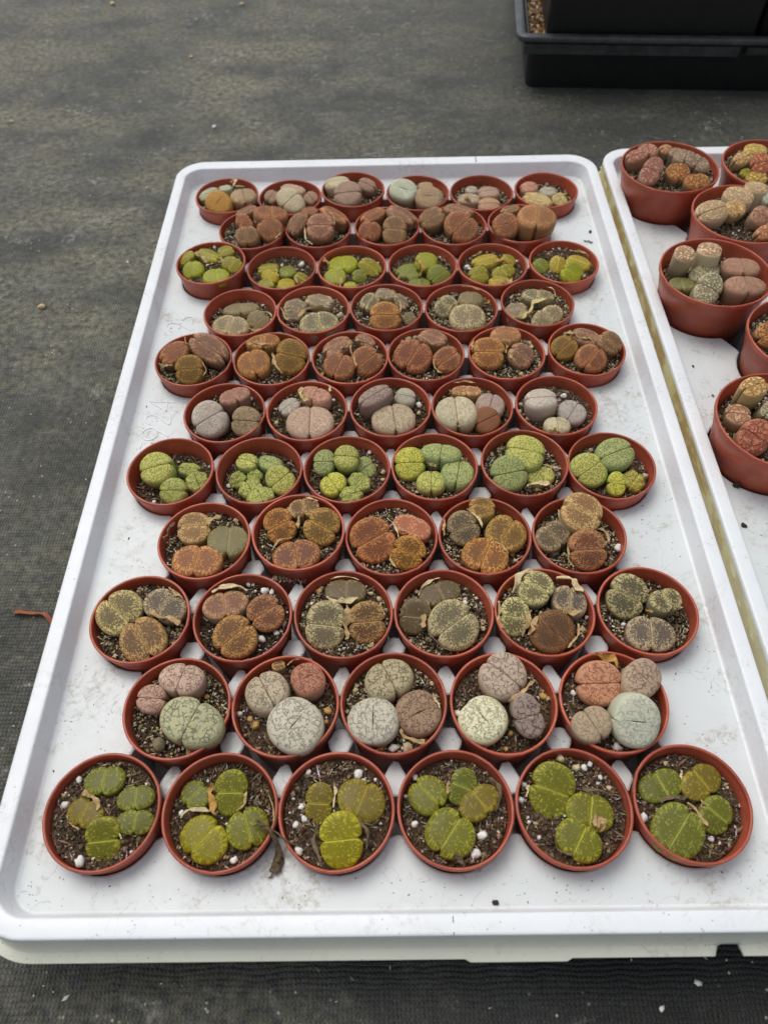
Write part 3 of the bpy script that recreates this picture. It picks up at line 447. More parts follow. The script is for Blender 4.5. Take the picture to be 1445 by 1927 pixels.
# ------------------------------------------------------------------ setting materials
def mat_ground():
    N = NT('woven_ground_fabric', .62, .35)
    tc = N.n('TexCoord'); mp = N.n('Mapping'); N.l(tc.outputs['Object'], mp.inputs['Vector']); mp.inputs['Scale'].default_value = (1000,)*3
    c = mp.outputs[0]
    wob = N.vadd(c, N.noise(c, .05, 2, .5, col=True), 5.0)
    def wave(d, per, vec):
        nd = N.n('TexWave', wave_type='BANDS', bands_direction=d, wave_profile='SIN'); N.l(vec, nd.inputs['Vector'])
        nd.inputs['Scale'].default_value = .314/per*1.0; nd.inputs['Distortion'].default_value = 0; return nd.outputs['Fac']
    wx = wave('X', 2.1, wob); wy = wave('Y', 2.4, wob)
    weave = N.math('MULTIPLY', N.math('POWER', wx, .7), N.math('POWER', wy, .7))
    thread = N.noise(N.vadd(c, N.noise(c, .3, 2, .5, col=True), .5), 1.1, 2, .6)
    big = N.noise(c, .006, 4, .6); mp2 = N.n('Mapping'); N.l(c, mp2.inputs['Vector']); mp2.inputs['Scale'].default_value = (.62, 1.1, 1)
    streak = N.noise(mp2.outputs[0], .012, 5, .62)
    dust = N.ss(N.math('ADD', N.math('MULTIPLY', streak, .75), N.math('MULTIPLY', big, .45)), .42, .82)
    fine = N.noise(c, .16, 5, .72)
    dustf = N.math('MULTIPLY', dust, N.ss(fine, .32, .68))
    base = N.mix(weave, srgb((30, 32, 30)), srgb((100, 103, 98)))
    base = N.mix(N.math('MULTIPLY', N.ss(thread, .4, .7), .5), base, srgb((132, 134, 129)))
    # worn, felted patches and thread slubs a few millimetres to centimetres across
    slub = N.noise(mp2.outputs[0], .35, 4, .7); felt = N.noise(c, .09, 5, .7)
    base = N.mix(N.ss(slub, .34, .66, 0, .6), base, srgb((46, 47, 45)))
    base = N.mix(N.ss(felt, .5, .72, 0, .55), base, srgb((128, 130, 124)))
    base = N.mix(N.ss(N.noise(c, .022, 4, .62), .42, .62, .55, 0), base, srgb((44, 45, 43)))
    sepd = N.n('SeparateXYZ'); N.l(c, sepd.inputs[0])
    where = N.ss(N.math('ADD', sepd.outputs[0], N.math('MULTIPLY', N.math('SUBTRACT', big, .5), 500)), -150, 260, 1., .3)  # shade on the right side painted in through thinner dust and darker cloth
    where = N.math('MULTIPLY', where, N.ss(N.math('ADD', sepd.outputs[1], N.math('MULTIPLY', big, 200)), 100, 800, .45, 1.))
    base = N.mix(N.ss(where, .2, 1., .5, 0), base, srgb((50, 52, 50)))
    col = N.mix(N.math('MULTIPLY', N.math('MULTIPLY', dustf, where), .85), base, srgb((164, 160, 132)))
    scuff = N.math('MULTIPLY', N.ss(N.noise(c, .02, 5, .72, .8), .58, .7), N.ss(fine, .42, .6)); col = N.mix(N.math('MULTIPLY', scuff, .55), col, srgb((172, 172, 166)))
    # darker area near the right front
    sep = N.n('SeparateXYZ'); N.l(c, sep.inputs[0])
    dk = N.math('MULTIPLY', N.ss(sep.outputs[0], 0, 120), N.ss(sep.outputs[1], 200, 20))
    col = N.mix(N.math('MULTIPLY', dk, .7), col, srgb((22, 23, 22)))
    sp = N.ss(N.voro(c, .16, 'F1', 1), .14, .07); sp = N.math('MULTIPLY', sp, N.ss(N.noise(c, .02, 3, .6), .47, .58))
    col = N.mix(N.math('MULTIPLY', sp, .8), col, srgb((190, 188, 178)))
    h = N.math('ADD', weave, N.math('MULTIPLY', thread, .7))
    return N.fin(col, N.bump(h, .0008, 1.), N.ss(dustf, 0, 1, .5, .9))
def plastic_white(name, tint, stain, yellow=0.):
    N = NT(name, .38, .45); c = N.co(1000, False)
    big = N.noise(c, .02, 4, .6); fine = N.noise(c, .35, 5, .7)
    col = N.mix(N.ss(big, .35, .7), tint, tuple(v*.93 for v in tint))
    geo = N.n('NewGeometry')
    st = N.math('MULTIPLY', N.ss(N.noise(c, .03, 5, .7, .6), .50, .68), N.ss(fine, .40, .66))
    col = N.mix(N.math('MULTIPLY', st, stain), col, srgb((150, 140, 118)))
    # crusty water-mark rings
    nz = N.noise(c, .018, 4, .6, .3); ring = N.math('ABSOLUTE', N.math('SUBTRACT', nz, .56)); ring = N.ss(ring, .006, .0)
    col = N.mix(N.math('MULTIPLY', N.math('MULTIPLY', ring, N.ss(fine, .4, .6)), stain*.7), col, srgb((150, 145, 132)))
    sp = N.math('MULTIPLY', N.ss(N.voro(c, .3, 'F1', 1), .15, .07), N.ss(N.noise(c, .05, 3, .6), .50, .58))
    col = N.mix(N.math('MULTIPLY', sp, min(1, stain*1.6)), col, srgb((92, 84, 70)))
    if yellow:
        cs = N.co(1000, False, (1, .45, 1))
        y = N.ss(N.noise(cs, .06, 5, .62, .4), .40, .56)
        yc = N.mix(y, srgb((212, 204, 160)), srgb((176, 150, 96)))
        yc = N.mix(N.ss(N.noise(cs, .11, 4, .6), .56, .64), yc, srgb((202, 196, 128)))
        lead = N.ss(N.voro(cs, .10, 'F1', 1), .26, .18); yc = N.mix(lead, yc, srgb((222, 218, 178)))
        sep = N.n('SeparateXYZ'); N.l(c, sep.inputs[0])
        f = N.ss(N.math('ADD', sep.outputs[1], N.math('MULTIPLY', big, 120)), -160, 40, .3, yellow)
        col = N.mix(f, col, yc)
    return N.fin(col, N.bump(fine, .0001, .35), N.ss(fine, .2, .8, .3, .5))
def mat_pot():
    N = NT('terracotta_plastic', .36, .5); c = N.co(1000)
    oi = N.n('ObjectInfo')
    n1 = N.noise(c, .06, 4, .6); n2 = N.noise(c, .5, 5, .7)
    a, b = srgb((192, 97, 70)), srgb((168, 79, 57))
    col = N.mix(N.ss(n1, .3, .7), a, b)
    dust = N.math('MULTIPLY', N.ss(N.noise(c, .10, 5, .7), .48, .7), N.ss(n2, .35, .65))
    col = N.mix(N.math('MULTIPLY', dust, .5), col, srgb((170, 120, 100)))
    spk = N.ss(N.voro(c, .28, 'F1', 1), .10, .05); col = N.mix(N.math('MULTIPLY', spk, .5), col, srgb((215, 180, 160)))
    hsv = N.n('HueSaturation'); N.l(col, hsv.inputs['Color']); N.l(N.ss(oi.outputs['Random'], 0, 1, .84, 1.1), hsv.inputs['Value'])
    m = N.fin(hsv.outputs[0], N.bump(n2, .00006, .4), N.ss(n1, .3, .7, .3, .45))
    tr = N.n('BsdfTranslucent'); tr.inputs[0].default_value = srgb((225, 90, 40))+(1,)
    ms = N.n('MixShader'); ms.inputs[0].default_value = .16
    N.l(N.b.outputs[0], ms.inputs[1]); N.l(tr.outputs[0], ms.inputs[2]); N.l(ms.outputs[0], N.t.nodes['Material Output'].inputs[0])
    return m
def mat_plain(name, c1, c2, sc=.3, rough=.8, bump=.0003, spec=.3):
    N = NT(name, rough, spec); c = N.co(1000); f = N.noise(c, sc, 5, .7)
    return N.fin(N.mix(N.ss(f, .3, .7), srgb(c1), srgb(c2)), N.bump(f, bump, .8))
def mat_grain():
    N = NT('soil_grain', .85, .25); a = N.attr('col'); c = N.co(1000); f = N.noise(c, 1.2, 3, .6)
    return N.fin(N.mix(N.ss(f, .3, .7, 0, .25), a.outputs['Color'], (.03, .022, .015)), N.bump(f, .0002, .6))
def mat_husk(name, c1, c2, c3):
    N = NT(name, .75, .2); c = N.co(1000)
    w_ = N.noise(N.vadd(c, N.noise(c, .4, 2, .5, col=True), 2.0), .9, 4, .7, 1.0); s_ = N.noise(c, 2.6, 3, .7)
    col = N.mix(N.ss(w_, .3, .7), srgb(c1), srgb(c2)); col = N.mix(N.ss(s_, .55, .75, 0, .6), col, srgb(c3))
    return N.fin(col, N.bump(w_, .0007, 1.))
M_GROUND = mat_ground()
M_DECK = plastic_white('white_tray_plastic', srgb((207, 213, 213)), .7)
M_RIM = plastic_white('white_rim_plastic', srgb((222, 226, 228)), .35)
M_SKIRT = plastic_white('cream_skirt_plastic', srgb((226, 226, 208)), .35)
M_SKIRTY = plastic_white('stained_skirt_plastic', srgb((226, 226, 200)), .3, .95)
M_POT = mat_pot()
M_SOIL = mat_plain('peat_soil', (56, 45, 35), (94, 76, 58), .9, .95, .0012, .15)
M_GRAIN = mat_grain()
M_STONE = {'w': mat_plain('white_perlite', (238, 236, 230), (205, 200, 190), .9, .85, .0007),
           'c': mat_plain('cream_stone', (212, 196, 158), (172, 150, 112), .8, .85, .0007),
           'g': mat_plain('golden_stone', (205, 170, 104), (158, 118, 62), .8, .85, .0007),
           'k': mat_plain('grey_green_stone', (140, 128, 100), (92, 84, 66), .6, .85, .0009)}
M_HUSK = {'t': mat_husk('tan_husk', (210, 182, 132), (164, 130, 88), (100, 74, 48)),
          'g': mat_husk('golden_husk', (208, 168, 98), (170, 122, 58), (110, 76, 38)),
          'c': mat_husk('cream_husk', (232, 216, 174), (198, 174, 128), (136, 108, 74)),
          'y': mat_husk('yellow_cream_husk', (222, 206, 146), (190, 166, 104), (140, 112, 66)),
          'k': mat_husk('grey_husk', (132, 116, 90), (96, 82, 62), (62, 50, 38))}
M_BLACK = mat_plain('black_plastic', (15, 16, 17), (22, 24, 25), .05, .42, .00008, .5)
M_BLACKG = mat_plain('worn_black_plastic', (68, 72, 73), (42, 45, 46), .05, .3, .0001, .5)
M_STRIP = mat_plain('rust_strip', (158, 92, 64), (126, 68, 46), .25, .7, .0004)
M_ROOT = mat_husk('dry_root', (122, 106, 80), (84, 70, 52), (50, 40, 30))
M_DIRT = mat_plain('dark_dirt', (66, 58, 48), (40, 34, 28), .9, .9, .0005)

# ------------------------------------------------------------------ plant skin materials
#   name: (pattern, side, base, mark, feature size mm, description)
STY = {
 'ol': ('window', (128,128,60), (104,104,38), (158,156,70), 1.0, 'olive'),
 'olb': ('window', (140,138,52), (126,120,28), (172,164,62), 1.0, 'bright olive'),
 'old': ('window', (118,122,62), (94,98,42), (142,146,78), 1.0, 'dark olive'),
 'olr': ('window', (128,122,62), (112,98,44), (156,142,64), 1.0, 'brownish olive'),
 'olg': ('window', (136,144,54), (138,142,46), (176,178,76), .9, 'fresh green'),
 'oldg':('window', (116,122,66), (112,118,58), (144,150,84), .9, 'dull green'),
 'oly': ('window', (158,148,46), (160,142,36), (188,174,60), .9, 'golden olive'),
 'oly2':('window', (172,158,74), (156,138,62), (196,178,98), .9, 'yellowish olive'),
 'olf': ('window', (144,138,66), (132,124,48), (176,168,84), 1.1, 'olive'),
 'olfd':('window', (124,128,66), (112,116,52), (150,152,84), 1.1, 'dull olive'),
 'cw':  ('crack', (170,162,146), (190,187,174), (132,132,120), 3.0, 'pale cream'),
 'cpw': ('crack', (186,182,148), (206,204,176), (128,136,112), 2.4, 'pale greenish white'),
 'cg':  ('crack', (166,146,124), (168,158,138), (108,98,88), 3.0, 'grey beige'),
 'cg2': ('crack', (172,148,134), (170,156,142), (112,88,78), 3.2, 'big greyish beige'),
 'cgr': ('crack', (162,160,120), (166,168,138), (92,96,86), 3.4, 'large greenish grey'),
 'cgr2':('crack', (172,156,130), (164,156,126), (78,80,54), 3.2, 'green veined'),
 'cp':  ('crack', (158,134,124), (182,158,144), (124,84,70), 3.0, 'pinkish beige'),
 'cpk': ('crack', (166,134,122), (178,146,132), (124,70,56), 2.4, 'pink veined'),
 'cr':  ('crack', (168,132,112), (164,112,92), (112,58,42), 2.4, 'reddish brown'),
 'co':  ('crack', (176,134,110), (186,136,108), (136,78,54), 2.6, 'orange pink'),
 'cl':  ('crack', (144,128,120), (152,138,130), (82,58,56), 3.2, 'lilac grey'),
 'cb':  ('crack', (142,120,100), (150,126,106), (96,70,60), 2.8, 'brownish grey'),
 'cb2': ('crack', (164,148,128), (164,144,128), (112,84,74), 3.0, 'grey beige'),
 'sm':  ('plain', (158,142,122), (166,150,128), (140,120,100), 2.6, 'smooth tan'),
 'sg':  ('plain', (172,178,162), (184,188,174), (150,156,144), 2.4, 'smooth grey green'),
 'sgw': ('plain', (168,176,156), (196,202,182), (178,186,166), 2.4, 'smooth whitish green'),
 'sy':  ('speck', (136,128,110), (112,98,70), (178,160,110), .9, 'yellow speckled'),
 'sy2': ('speck', (152,136,112), (132,116,92), (178,160,124), .9, 'tan speckled'),
 'sgr': ('speck', (134,122,108), (100,88,78), (166,146,118), .9, 'dark grey speckled'),
 'sgy': ('speck', (144,134,114), (116,106,84), (174,160,122), .9, 'speckled beige'),
 'sgb': ('speck', (130,116,94), (98,84,66), (150,128,98), .9, 'grey brown speckled'),
 'sbg': ('speck', (154,138,116), (130,112,94), (164,146,118), 1.0, 'dull grey brown'),
 'sbr': ('speck', (134,112,84), (108,80,54), (166,132,88), .9, 'brown speckled'),
 'sre': ('speck', (144,112,84), (112,70,52), (158,112,76), .9, 'reddish brown speckled'),
 'sre2':('speck', (158,116,82), (124,74,50), (170,112,70), .9, 'large rust speckled'),
 'sorb': ('speck', (146,118,84), (116,80,50), (172,128,76), .9, 'orange brown speckled'),
 'sor': ('speck', (150,116,72), (122,80,44), (174,122,66), 1.0, 'orange speckled'),
 'sor2':('speck', (154,112,74), (136,88,58), (178,126,82), 1.0, 'orange brown'),
 'soc': ('speck', (138,116,72), (116,86,46), (166,130,72), .9, 'ochre speckled'),
 'soc2':('speck', (148,112,56), (122,82,38), (178,128,62), .9, 'small ochre'),
 'sol': ('speck', (150,142,116), (116,106,76), (186,176,124), .9, 'yellow grey'),
 'sdg': ('speck', (136,130,110), (92,88,74), (162,152,116), 1.0, 'dark speckled'),
 'sdk': ('window', (126,114,100), (94,80,72), (132,120,102), 1.0, 'dark smoky'),
 'sdk8':('window', (150,136,122), (124,110,100), (152,138,120), 1.0, 'dusty grey'),
 'spo': ('window', (132,126,104), (118,110,92), (146,138,114), .8, 'plain olive grey'),
 'spo2': ('window', (124,124,96), (116,116,90), (150,146,116), .8, 'grey green'),
 'sfn': ('speck', (106,76,52), (94,66,44), (128,92,62), .6, 'dark brown'),
 'stn': ('speck', (158,138,104), (134,100,66), (182,150,104), .9, 'tan speckled'),
 'spn': ('speck', (152,134,118), (128,88,70), (168,128,98), .9, 'pinkish speckled'),
 'spk': ('speck', (172,106,80), (162,98,72), (180,124,96), 1.0, 'salmon red'),
 'gy': ('dots', (140,156,100), (174,176,104), (116,112,54), 1.2, 'yellow green dotted'),
 'gy2': ('dots', (138,150,100), (168,170,100), (104,104,52), 1.2, 'lime dotted'),
 'gg': ('dots', (130,148,112), (152,162,112), (98,110,66), 1.1, 'soft green dotted'),
 'gg2': ('dots', (134,148,96), (158,164,98), (100,108,54), 1.1, 'lime dotted'),
 'gb': ('dots', (150,162,84), (184,184,88), (118,116,48), 1.2, 'bright yellow green'),
 'gyb': ('dots', (160,158,80), (172,168,88), (134,106,54), 1.3, 'shrivelled yellow green'),
 'dw':  ('plain', (166,152,144), (190,182,172), (152,142,134), 1.6, 'whitish grey'),
 'dwl': ('plain', (158,150,144), (176,170,164), (150,138,132), 1.5, 'pale lilac'),
 'dg':  ('plain', (160,154,140), (172,168,154), (138,130,118), 1.4, 'pale grey'),
 'dm':  ('speck', (136,104,98), (146,104,90), (166,124,106), .9, 'mauve'),
 'dlm': ('crack', (140,118,112), (158,140,130), (106,88,84), 1.8, 'mauve grey'),
 'dbn': ('crack', (146,124,100), (164,144,116), (92,72,56), 1.6, 'net marked tan'),
 'dbn2':('plain', (154,130,112), (166,140,120), (140,110,92), 1.6, 'pale brown'),
 'dpb': ('plain', (172,150,134), (184,160,142), (150,120,104), 1.7, 'pinkish beige'),
 'dpb2':('plain', (160,140,124), (178,152,134), (142,112,96), 1.7, 'pinkish grey'),
 'dpk': ('crack', (178,144,124), (184,140,120), (146,86,68), 2.2, 'pink'),
 'db':  ('plain', (168,150,128), (176,162,138), (128,110,92), 1.5, 'beige'),
 'dc':  ('plain', (176,166,138), (194,186,160), (160,148,120), 1.5, 'cream'),
 'dtn': ('plain', (160,138,112), (172,150,122), (146,116,90), 1.6, 'tan beige'),
 'dtp': ('plain', (172,140,114), (180,148,120), (160,116,92), 1.6, 'pinkish tan'),
 'dl':  ('plain', (154,138,132), (168,150,140), (134,110,104), 1.5, 'lilac beige'),
 'dbr': ('speck', (160,122,90), (152,110,76), (178,138,100), 1.2, 'brown'),
 'dru': ('speck', (152,112,84), (148,100,70), (124,78,54), 1.3, 'rusty'),
 'dpg': ('plain', (160,164,138), (178,182,158), (160,160,136), 1.6, 'pale greenish'),
 'ylc': ('crack', (198,176,124), (204,186,136), (168,134,86), 1.8, 'shrivelled cream yellow'),
 'yl':  ('plain', (178,138,74), (190,146,76), (160,112,50), 1.4, 'golden yellow'),
 'ru':  ('speck', (136,100,76), (140,84,58), (166,106,72), .8, 'rust brown'),
 'rr':  ('speck', (138,96,72), (138,76,52), (170,104,72), .9, 'rusty red'),
 'rpk': ('speck', (150,108,88), (154,98,78), (180,126,104), .9, 'pinkish rust'),
 'ro':  ('speck', (150,110,76), (148,90,50), (180,122,72), .8, 'rusty orange'),
 'ro2': ('speck', (154,110,78), (158,102,66), (176,120,82), .7, 'light rust'),
 'ry':  ('speck', (138,104,60), (124,84,38), (150,110,56), .7, 'ochre brown'),
 'rm':  ('speck', (140,106,84), (138,92,72), (162,116,90), .9, 'mauve brown'),
 'rt':  ('speck', (136,108,82), (134,92,64), (158,116,84), .8, 'dull brown'),
 'ip':  ('isle', (152,126,104), (176,130,110), (142,84,68), 2.0, 'pink patterned'),
 'ip2': ('isle', (160,136,106), (186,148,108), (150,92,66), 2.0, 'sandy pink'),
 'io':  ('isle', (142,120,92), (178,126,74), (124,72,38), 1.8, 'orange patterned'),
 'ig':  ('isle', (144,132,114), (166,146,122), (124,102,82), 1.5, 'grey tan patterned'),
 'ic':  ('isle', (182,172,142), (200,178,138), (178,142,104), 1.3, 'cream'),
 'ico': ('isle', (180,162,122), (206,178,122), (170,118,72), 1.8, 'cream orange'),
 'ico2':('isle', (176,148,114), (200,150,108), (164,96,62), 1.8, 'orange pink'),
 'ipk': ('isle', (158,140,118), (184,142,114), (150,98,78), 1.5, 'pinkish tan'),
 'icb': ('isle', (178,170,140), (204,180,144), (150,96,66), 1.8, 'tall cream'),
 'icb2':('isle', (176,160,116), (206,174,112), (142,96,54), 2.2, 'tall yellow cream'),
 'ipb': ('plain', (140,118,100), (164,128,108), (142,100,82), 2.2, 'pink brown'),
 'ipt': ('isle', (156,138,108), (176,142,110), (134,82,62), 2.4, 'tan red patterned'),
 'iw': ('isle', (156,150,124), (186,180,146), (112,106,82), 1.3, 'white dotted green'),
 'ir':  ('isle', (152,116,90), (172,110,86), (140,70,52), 2.6, 'red patterned'),
 'irr': ('isle', (146,112,84), (190,124,90), (140,70,46), 1.6, 'brick red'),
 'iy':  ('isle', (182,166,98), (208,186,104), (162,130,62), 1.6, 'yellow'),
 'iyg': ('isle', (160,156,66), (172,168,74), (126,124,44), 1.4, 'small yellow green'),
 'iyb': ('isle', (172,146,76), (200,172,92), (108,84,38), 1.7, 'yellow brown'),
}
def skin(key):
    kind, side, base, mark, fs, _ = STY[key]
    k3 = (1.03, 1.2, 1.12) if key in ('ru', 'rr', 'rpk', 'ro', 'ro2', 'ry', 'rm', 'rt') else ((1.1, 1.05, .96) if kind in ('plain', 'crack') else ((1.12, 1.05, 1.02) if kind == 'isle' else (1.11, 1.12, 1.02)))
    side, base, mark = (tuple(min(.82, v*k) for v, k in zip(srgb(c_), k3)) for c_ in (side, base, mark))
    if kind in ('speck', 'window'): base = tuple(v*(.74 if key[0] == 'r' else .84) for v in base); mark = tuple(min(.8, v*1.25) for v in mark); fs *= 1.12 if key[0] == 'r' else 1.0
    if kind == 'speck':
        if base[1] > base[0]*.9: base = (base[0]*1.03, base[1]*.97, base[2]*.82); mark = (mark[0]*1.02, mark[1]*.97, mark[2]*.86)
    if kind == 'isle': mark = tuple(v*.8 for v in mark); base = tuple(min(.8, v*1.12) for v in base)
    if kind == 'dots': base = (base[0]*1.03, base[1]*.97, base[2]*.85); side = (side[0]*1.02, side[1]*.97, side[2]*.9); mark = tuple(v*.75 for v in mark)
    if kind == 'window': base = (base[0]*1.02, base[1]*.97, base[2]*.62); mark = (mark[0], mark[1]*.98, mark[2]*.72); side = (side[0], side[1]*.96, side[2]*.7)
    if kind == 'crack': mark = tuple(v*.85 for v in mark)
    N = NT('skin_'+kind, .52, .35); c = N.co(1000)
    ed = N.attr('edge').outputs['Fac']
    tc = N.n('TexCoord'); sep = N.n('SeparateXYZ'); N.l(tc.outputs['Object'], sep.inputs[0])
    fis = N.math('MULTIPLY', N.math('ABSOLUTE', sep.outputs[1]), 1000.)
    low = N.noise(c, .11, 3, .55)
    wv = N.vadd(c, N.noise(c, .8/fs, 3, .6, col=True), .8*fs)
    nrm = None; rough = .55
    if kind in ('window', 'speck'):
        # fine, branching light dashes, denser towards the leaf margin and beside the fissure
        n1 = N.noise(wv, .62/fs, 3, .55, .5)
        rid = N.math('ABSOLUTE', N.math('SUBTRACT', n1, .5)); line = N.ss(rid, .06 if kind == 'speck' else .05, .02)
        dens = N.noise(c, .2/fs, 3, .6)
        if kind == 'speck':
            m_ = N.math('ADD', N.math('MULTIPLY', ed, .85), N.math('MULTIPLY', dens, .9))
            amt = N.ss(m_, .35, 1.05)
            pol = N.attr('pol').outputs['Vector']; pol = N.vadd(pol, N.noise(c, 1.0, 2, .5, col=True), .9)
            mk = N.noise(wv, 1.15/fs, 3, .55, .6); mp_ = N.noise(pol, 1.25/fs, 2, .5, .3)
            mk = N.math('MAXIMUM', mk, N.math('ADD', mp_, N.ss(ed, .35, .75, -.2, .035)))
            thr = N.math('SUBTRACT', .645, N.math('MULTIPLY', amt, .115))
            fill = N.math('MULTIPLY', N.math('SUBTRACT', mk, thr), 22., clamp=True)
            fill = N.math('MULTIPLY', fill, .95)
        else:
            amt = N.ss(N.math('ADD', N.math('MULTIPLY', ed, 1.15), N.math('MULTIPLY', dens, .55)), .85, 1.4)
            sparse = N.math('MULTIPLY', N.ss(N.noise(wv, .95/fs, 2, .5), .60, .64), .8)
            pol = N.attr('pol').outputs['Vector']; pol = N.vadd(pol, N.noise(c, 1.0, 2, .5, col=True), .8)
            rad = N.math('MULTIPLY', N.ss(N.noise(pol, 1.1/fs, 2, .5, .3), .50, .60), N.ss(ed, .5, .85))
            fill = N.math('MAXIMUM', N.math('MULTIPLY', rad, .6), N.math('MULTIPLY', sparse, N.ss(dens, .3, .6, .25, .8)))
            rough = .4
        col = N.mix(N.ss(low, .3, .7, 0, .55), base, tuple(v*.8 for v in base))
        col = N.mix(fill, col, mark)
        fl = N.ss(fis, .65, .2); col = N.mix(N.math('MULTIPLY', fl, .75), col, mark)
        rim_ = N.ss(ed, .86, .97); col = N.mix(N.math('MULTIPLY', rim_, .28), col, mark)
        col = N.mix(N.ss(ed, .97, 1.06), col, side)
        nrm = N.bump(fill, .00016, .8)
    elif kind in ('crack', 'isle'):
        v = N.voro(wv, 1.15/fs if kind == 'crack' else .62/fs, 'DISTANCE_TO_EDGE')
        wd = .09 if kind == 'crack' else .17
        br = N.ss(N.noise(c, 1.2/fs, 2, .6), .44, .56) if kind == 'crack' else N.ss(N.noise(c, .8/fs, 2, .6), .36, .46)
        side_f = N.ss(ed, .97, .84)
        ck = N.math('MULTIPLY', N.math('MULTIPLY', N.ss(v, wd, wd*.25), br), side_f)
        twig = N.voro(wv, 1.35/fs, 'DISTANCE_TO_EDGE'); tw = N.math('MULTIPLY', N.ss(twig, .07 if kind == 'crack' else .12, .02), N.math('MULTIPLY', N.ss(N.noise(c, .8/fs, 2, .6), .48, .56), side_f))
        ck = N.math('MAXIMUM', ck, N.math('MULTIPLY', tw, .8))
        mot = N.noise(c, .5, 4, .6)
        col = N.mix(N.ss(low, .3, .7, 0, .5), base, tuple(v_*.87 for v_ in base))
        col = N.mix(N.ss(mot, .35, .7, 0, .35), col, side)
        col = N.mix(N.math('MULTIPLY', ck, .74 if kind == 'crack' else .72), col, mark)
        col = N.mix(N.ss(ed, .9, 1.08), col, side)
        inv = N.math('MULTIPLY', ck, -1.)
        nrm = N.bump(inv, .00035 if kind == 'crack' else .0008, 1.)
        rough = .6
    elif kind == 'dots':
        v = N.voro(wv, 1.15/fs, 'F1', .9)
        side_f = N.ss(ed, 1.02, .9)
        dt = N.math('MULTIPLY', N.ss(v, .5, .3), side_f)
        col = N.mix(N.ss(low, .3, .7, 0, .5), base, tuple(v_*.85 for v_ in base))
        col = N.mix(N.math('MULTIPLY', dt, .62), col, mark)
        col = N.mix(N.ss(ed, .8, 1.1, 0, .95), col, side)
        nrm = N.bump(N.math('MULTIPLY', dt, -1.), .0004, .9)
    else:
        v = N.voro(wv, .9/fs, 'F1', 1); br = N.ss(N.noise(c, .6/fs, 2, .6), .45, .58)
        dt = N.math('MULTIPLY', N.math('MULTIPLY', N.ss(v, .26, .12), br), N.ss(ed, 1.0, .85))
        wr = N.noise(c, .5, 4, .6)
        ln = N.math('MULTIPLY', N.ss(N.math('ABSOLUTE', N.math('SUBTRACT', N.noise(wv, .8/fs, 3, .6), .5)), .032, .008), N.ss(ed, .98, .85))
        col = N.mix(N.ss(low, .3, .7, 0, .55), base, side)
        col = N.mix(N.ss(wr, .35, .7, 0, .22), col, mark)
        col = N.mix(N.math('MULTIPLY', N.math('MAXIMUM', dt, N.math('MULTIPLY', ln, .75)), .85), col, tuple(v_*.8 for v_ in mark))
        col = N.mix(N.ss(ed, .9, 1.1), col, side)
        nrm = N.bump(N.math('MULTIPLY', N.math('MAXIMUM', dt, ln), -1.), .00025, .8)
        rough = .62
    # dust settled on the leaf, and small scars
    du = N.math('MULTIPLY', N.ss(N.noise(c, 1.1, 4, .75), .64, .78), .22)
    col = N.mix(du, col, srgb((196, 184, 150)))
    oi = N.n('ObjectInfo'); hsv = N.n('HueSaturation'); N.l(col, hsv.inputs['Color'])
    N.l(N.ss(oi.outputs['Random'], 0, 1, .93, 1.07), hsv.inputs['Value'])
    grain = N.noise(c, 3.0, 3, .6)
    nrm = N.bump(grain, .00004, .5, nrm)
    N.b.inputs['Subsurface Weight'].default_value = .05
    N.b.inputs['Specular IOR Level'].default_value = .22
    N.b.inputs['Subsurface Radius'].default_value = (1.2, .8, .35); N.b.inputs['Subsurface Scale'].default_value = .0012
    return N.fin(hsv.outputs[0], nrm, rough)
SK = {}
def skin_mat(k):
    if k not in SK: SK[k] = skin(k)
    return SK[k]

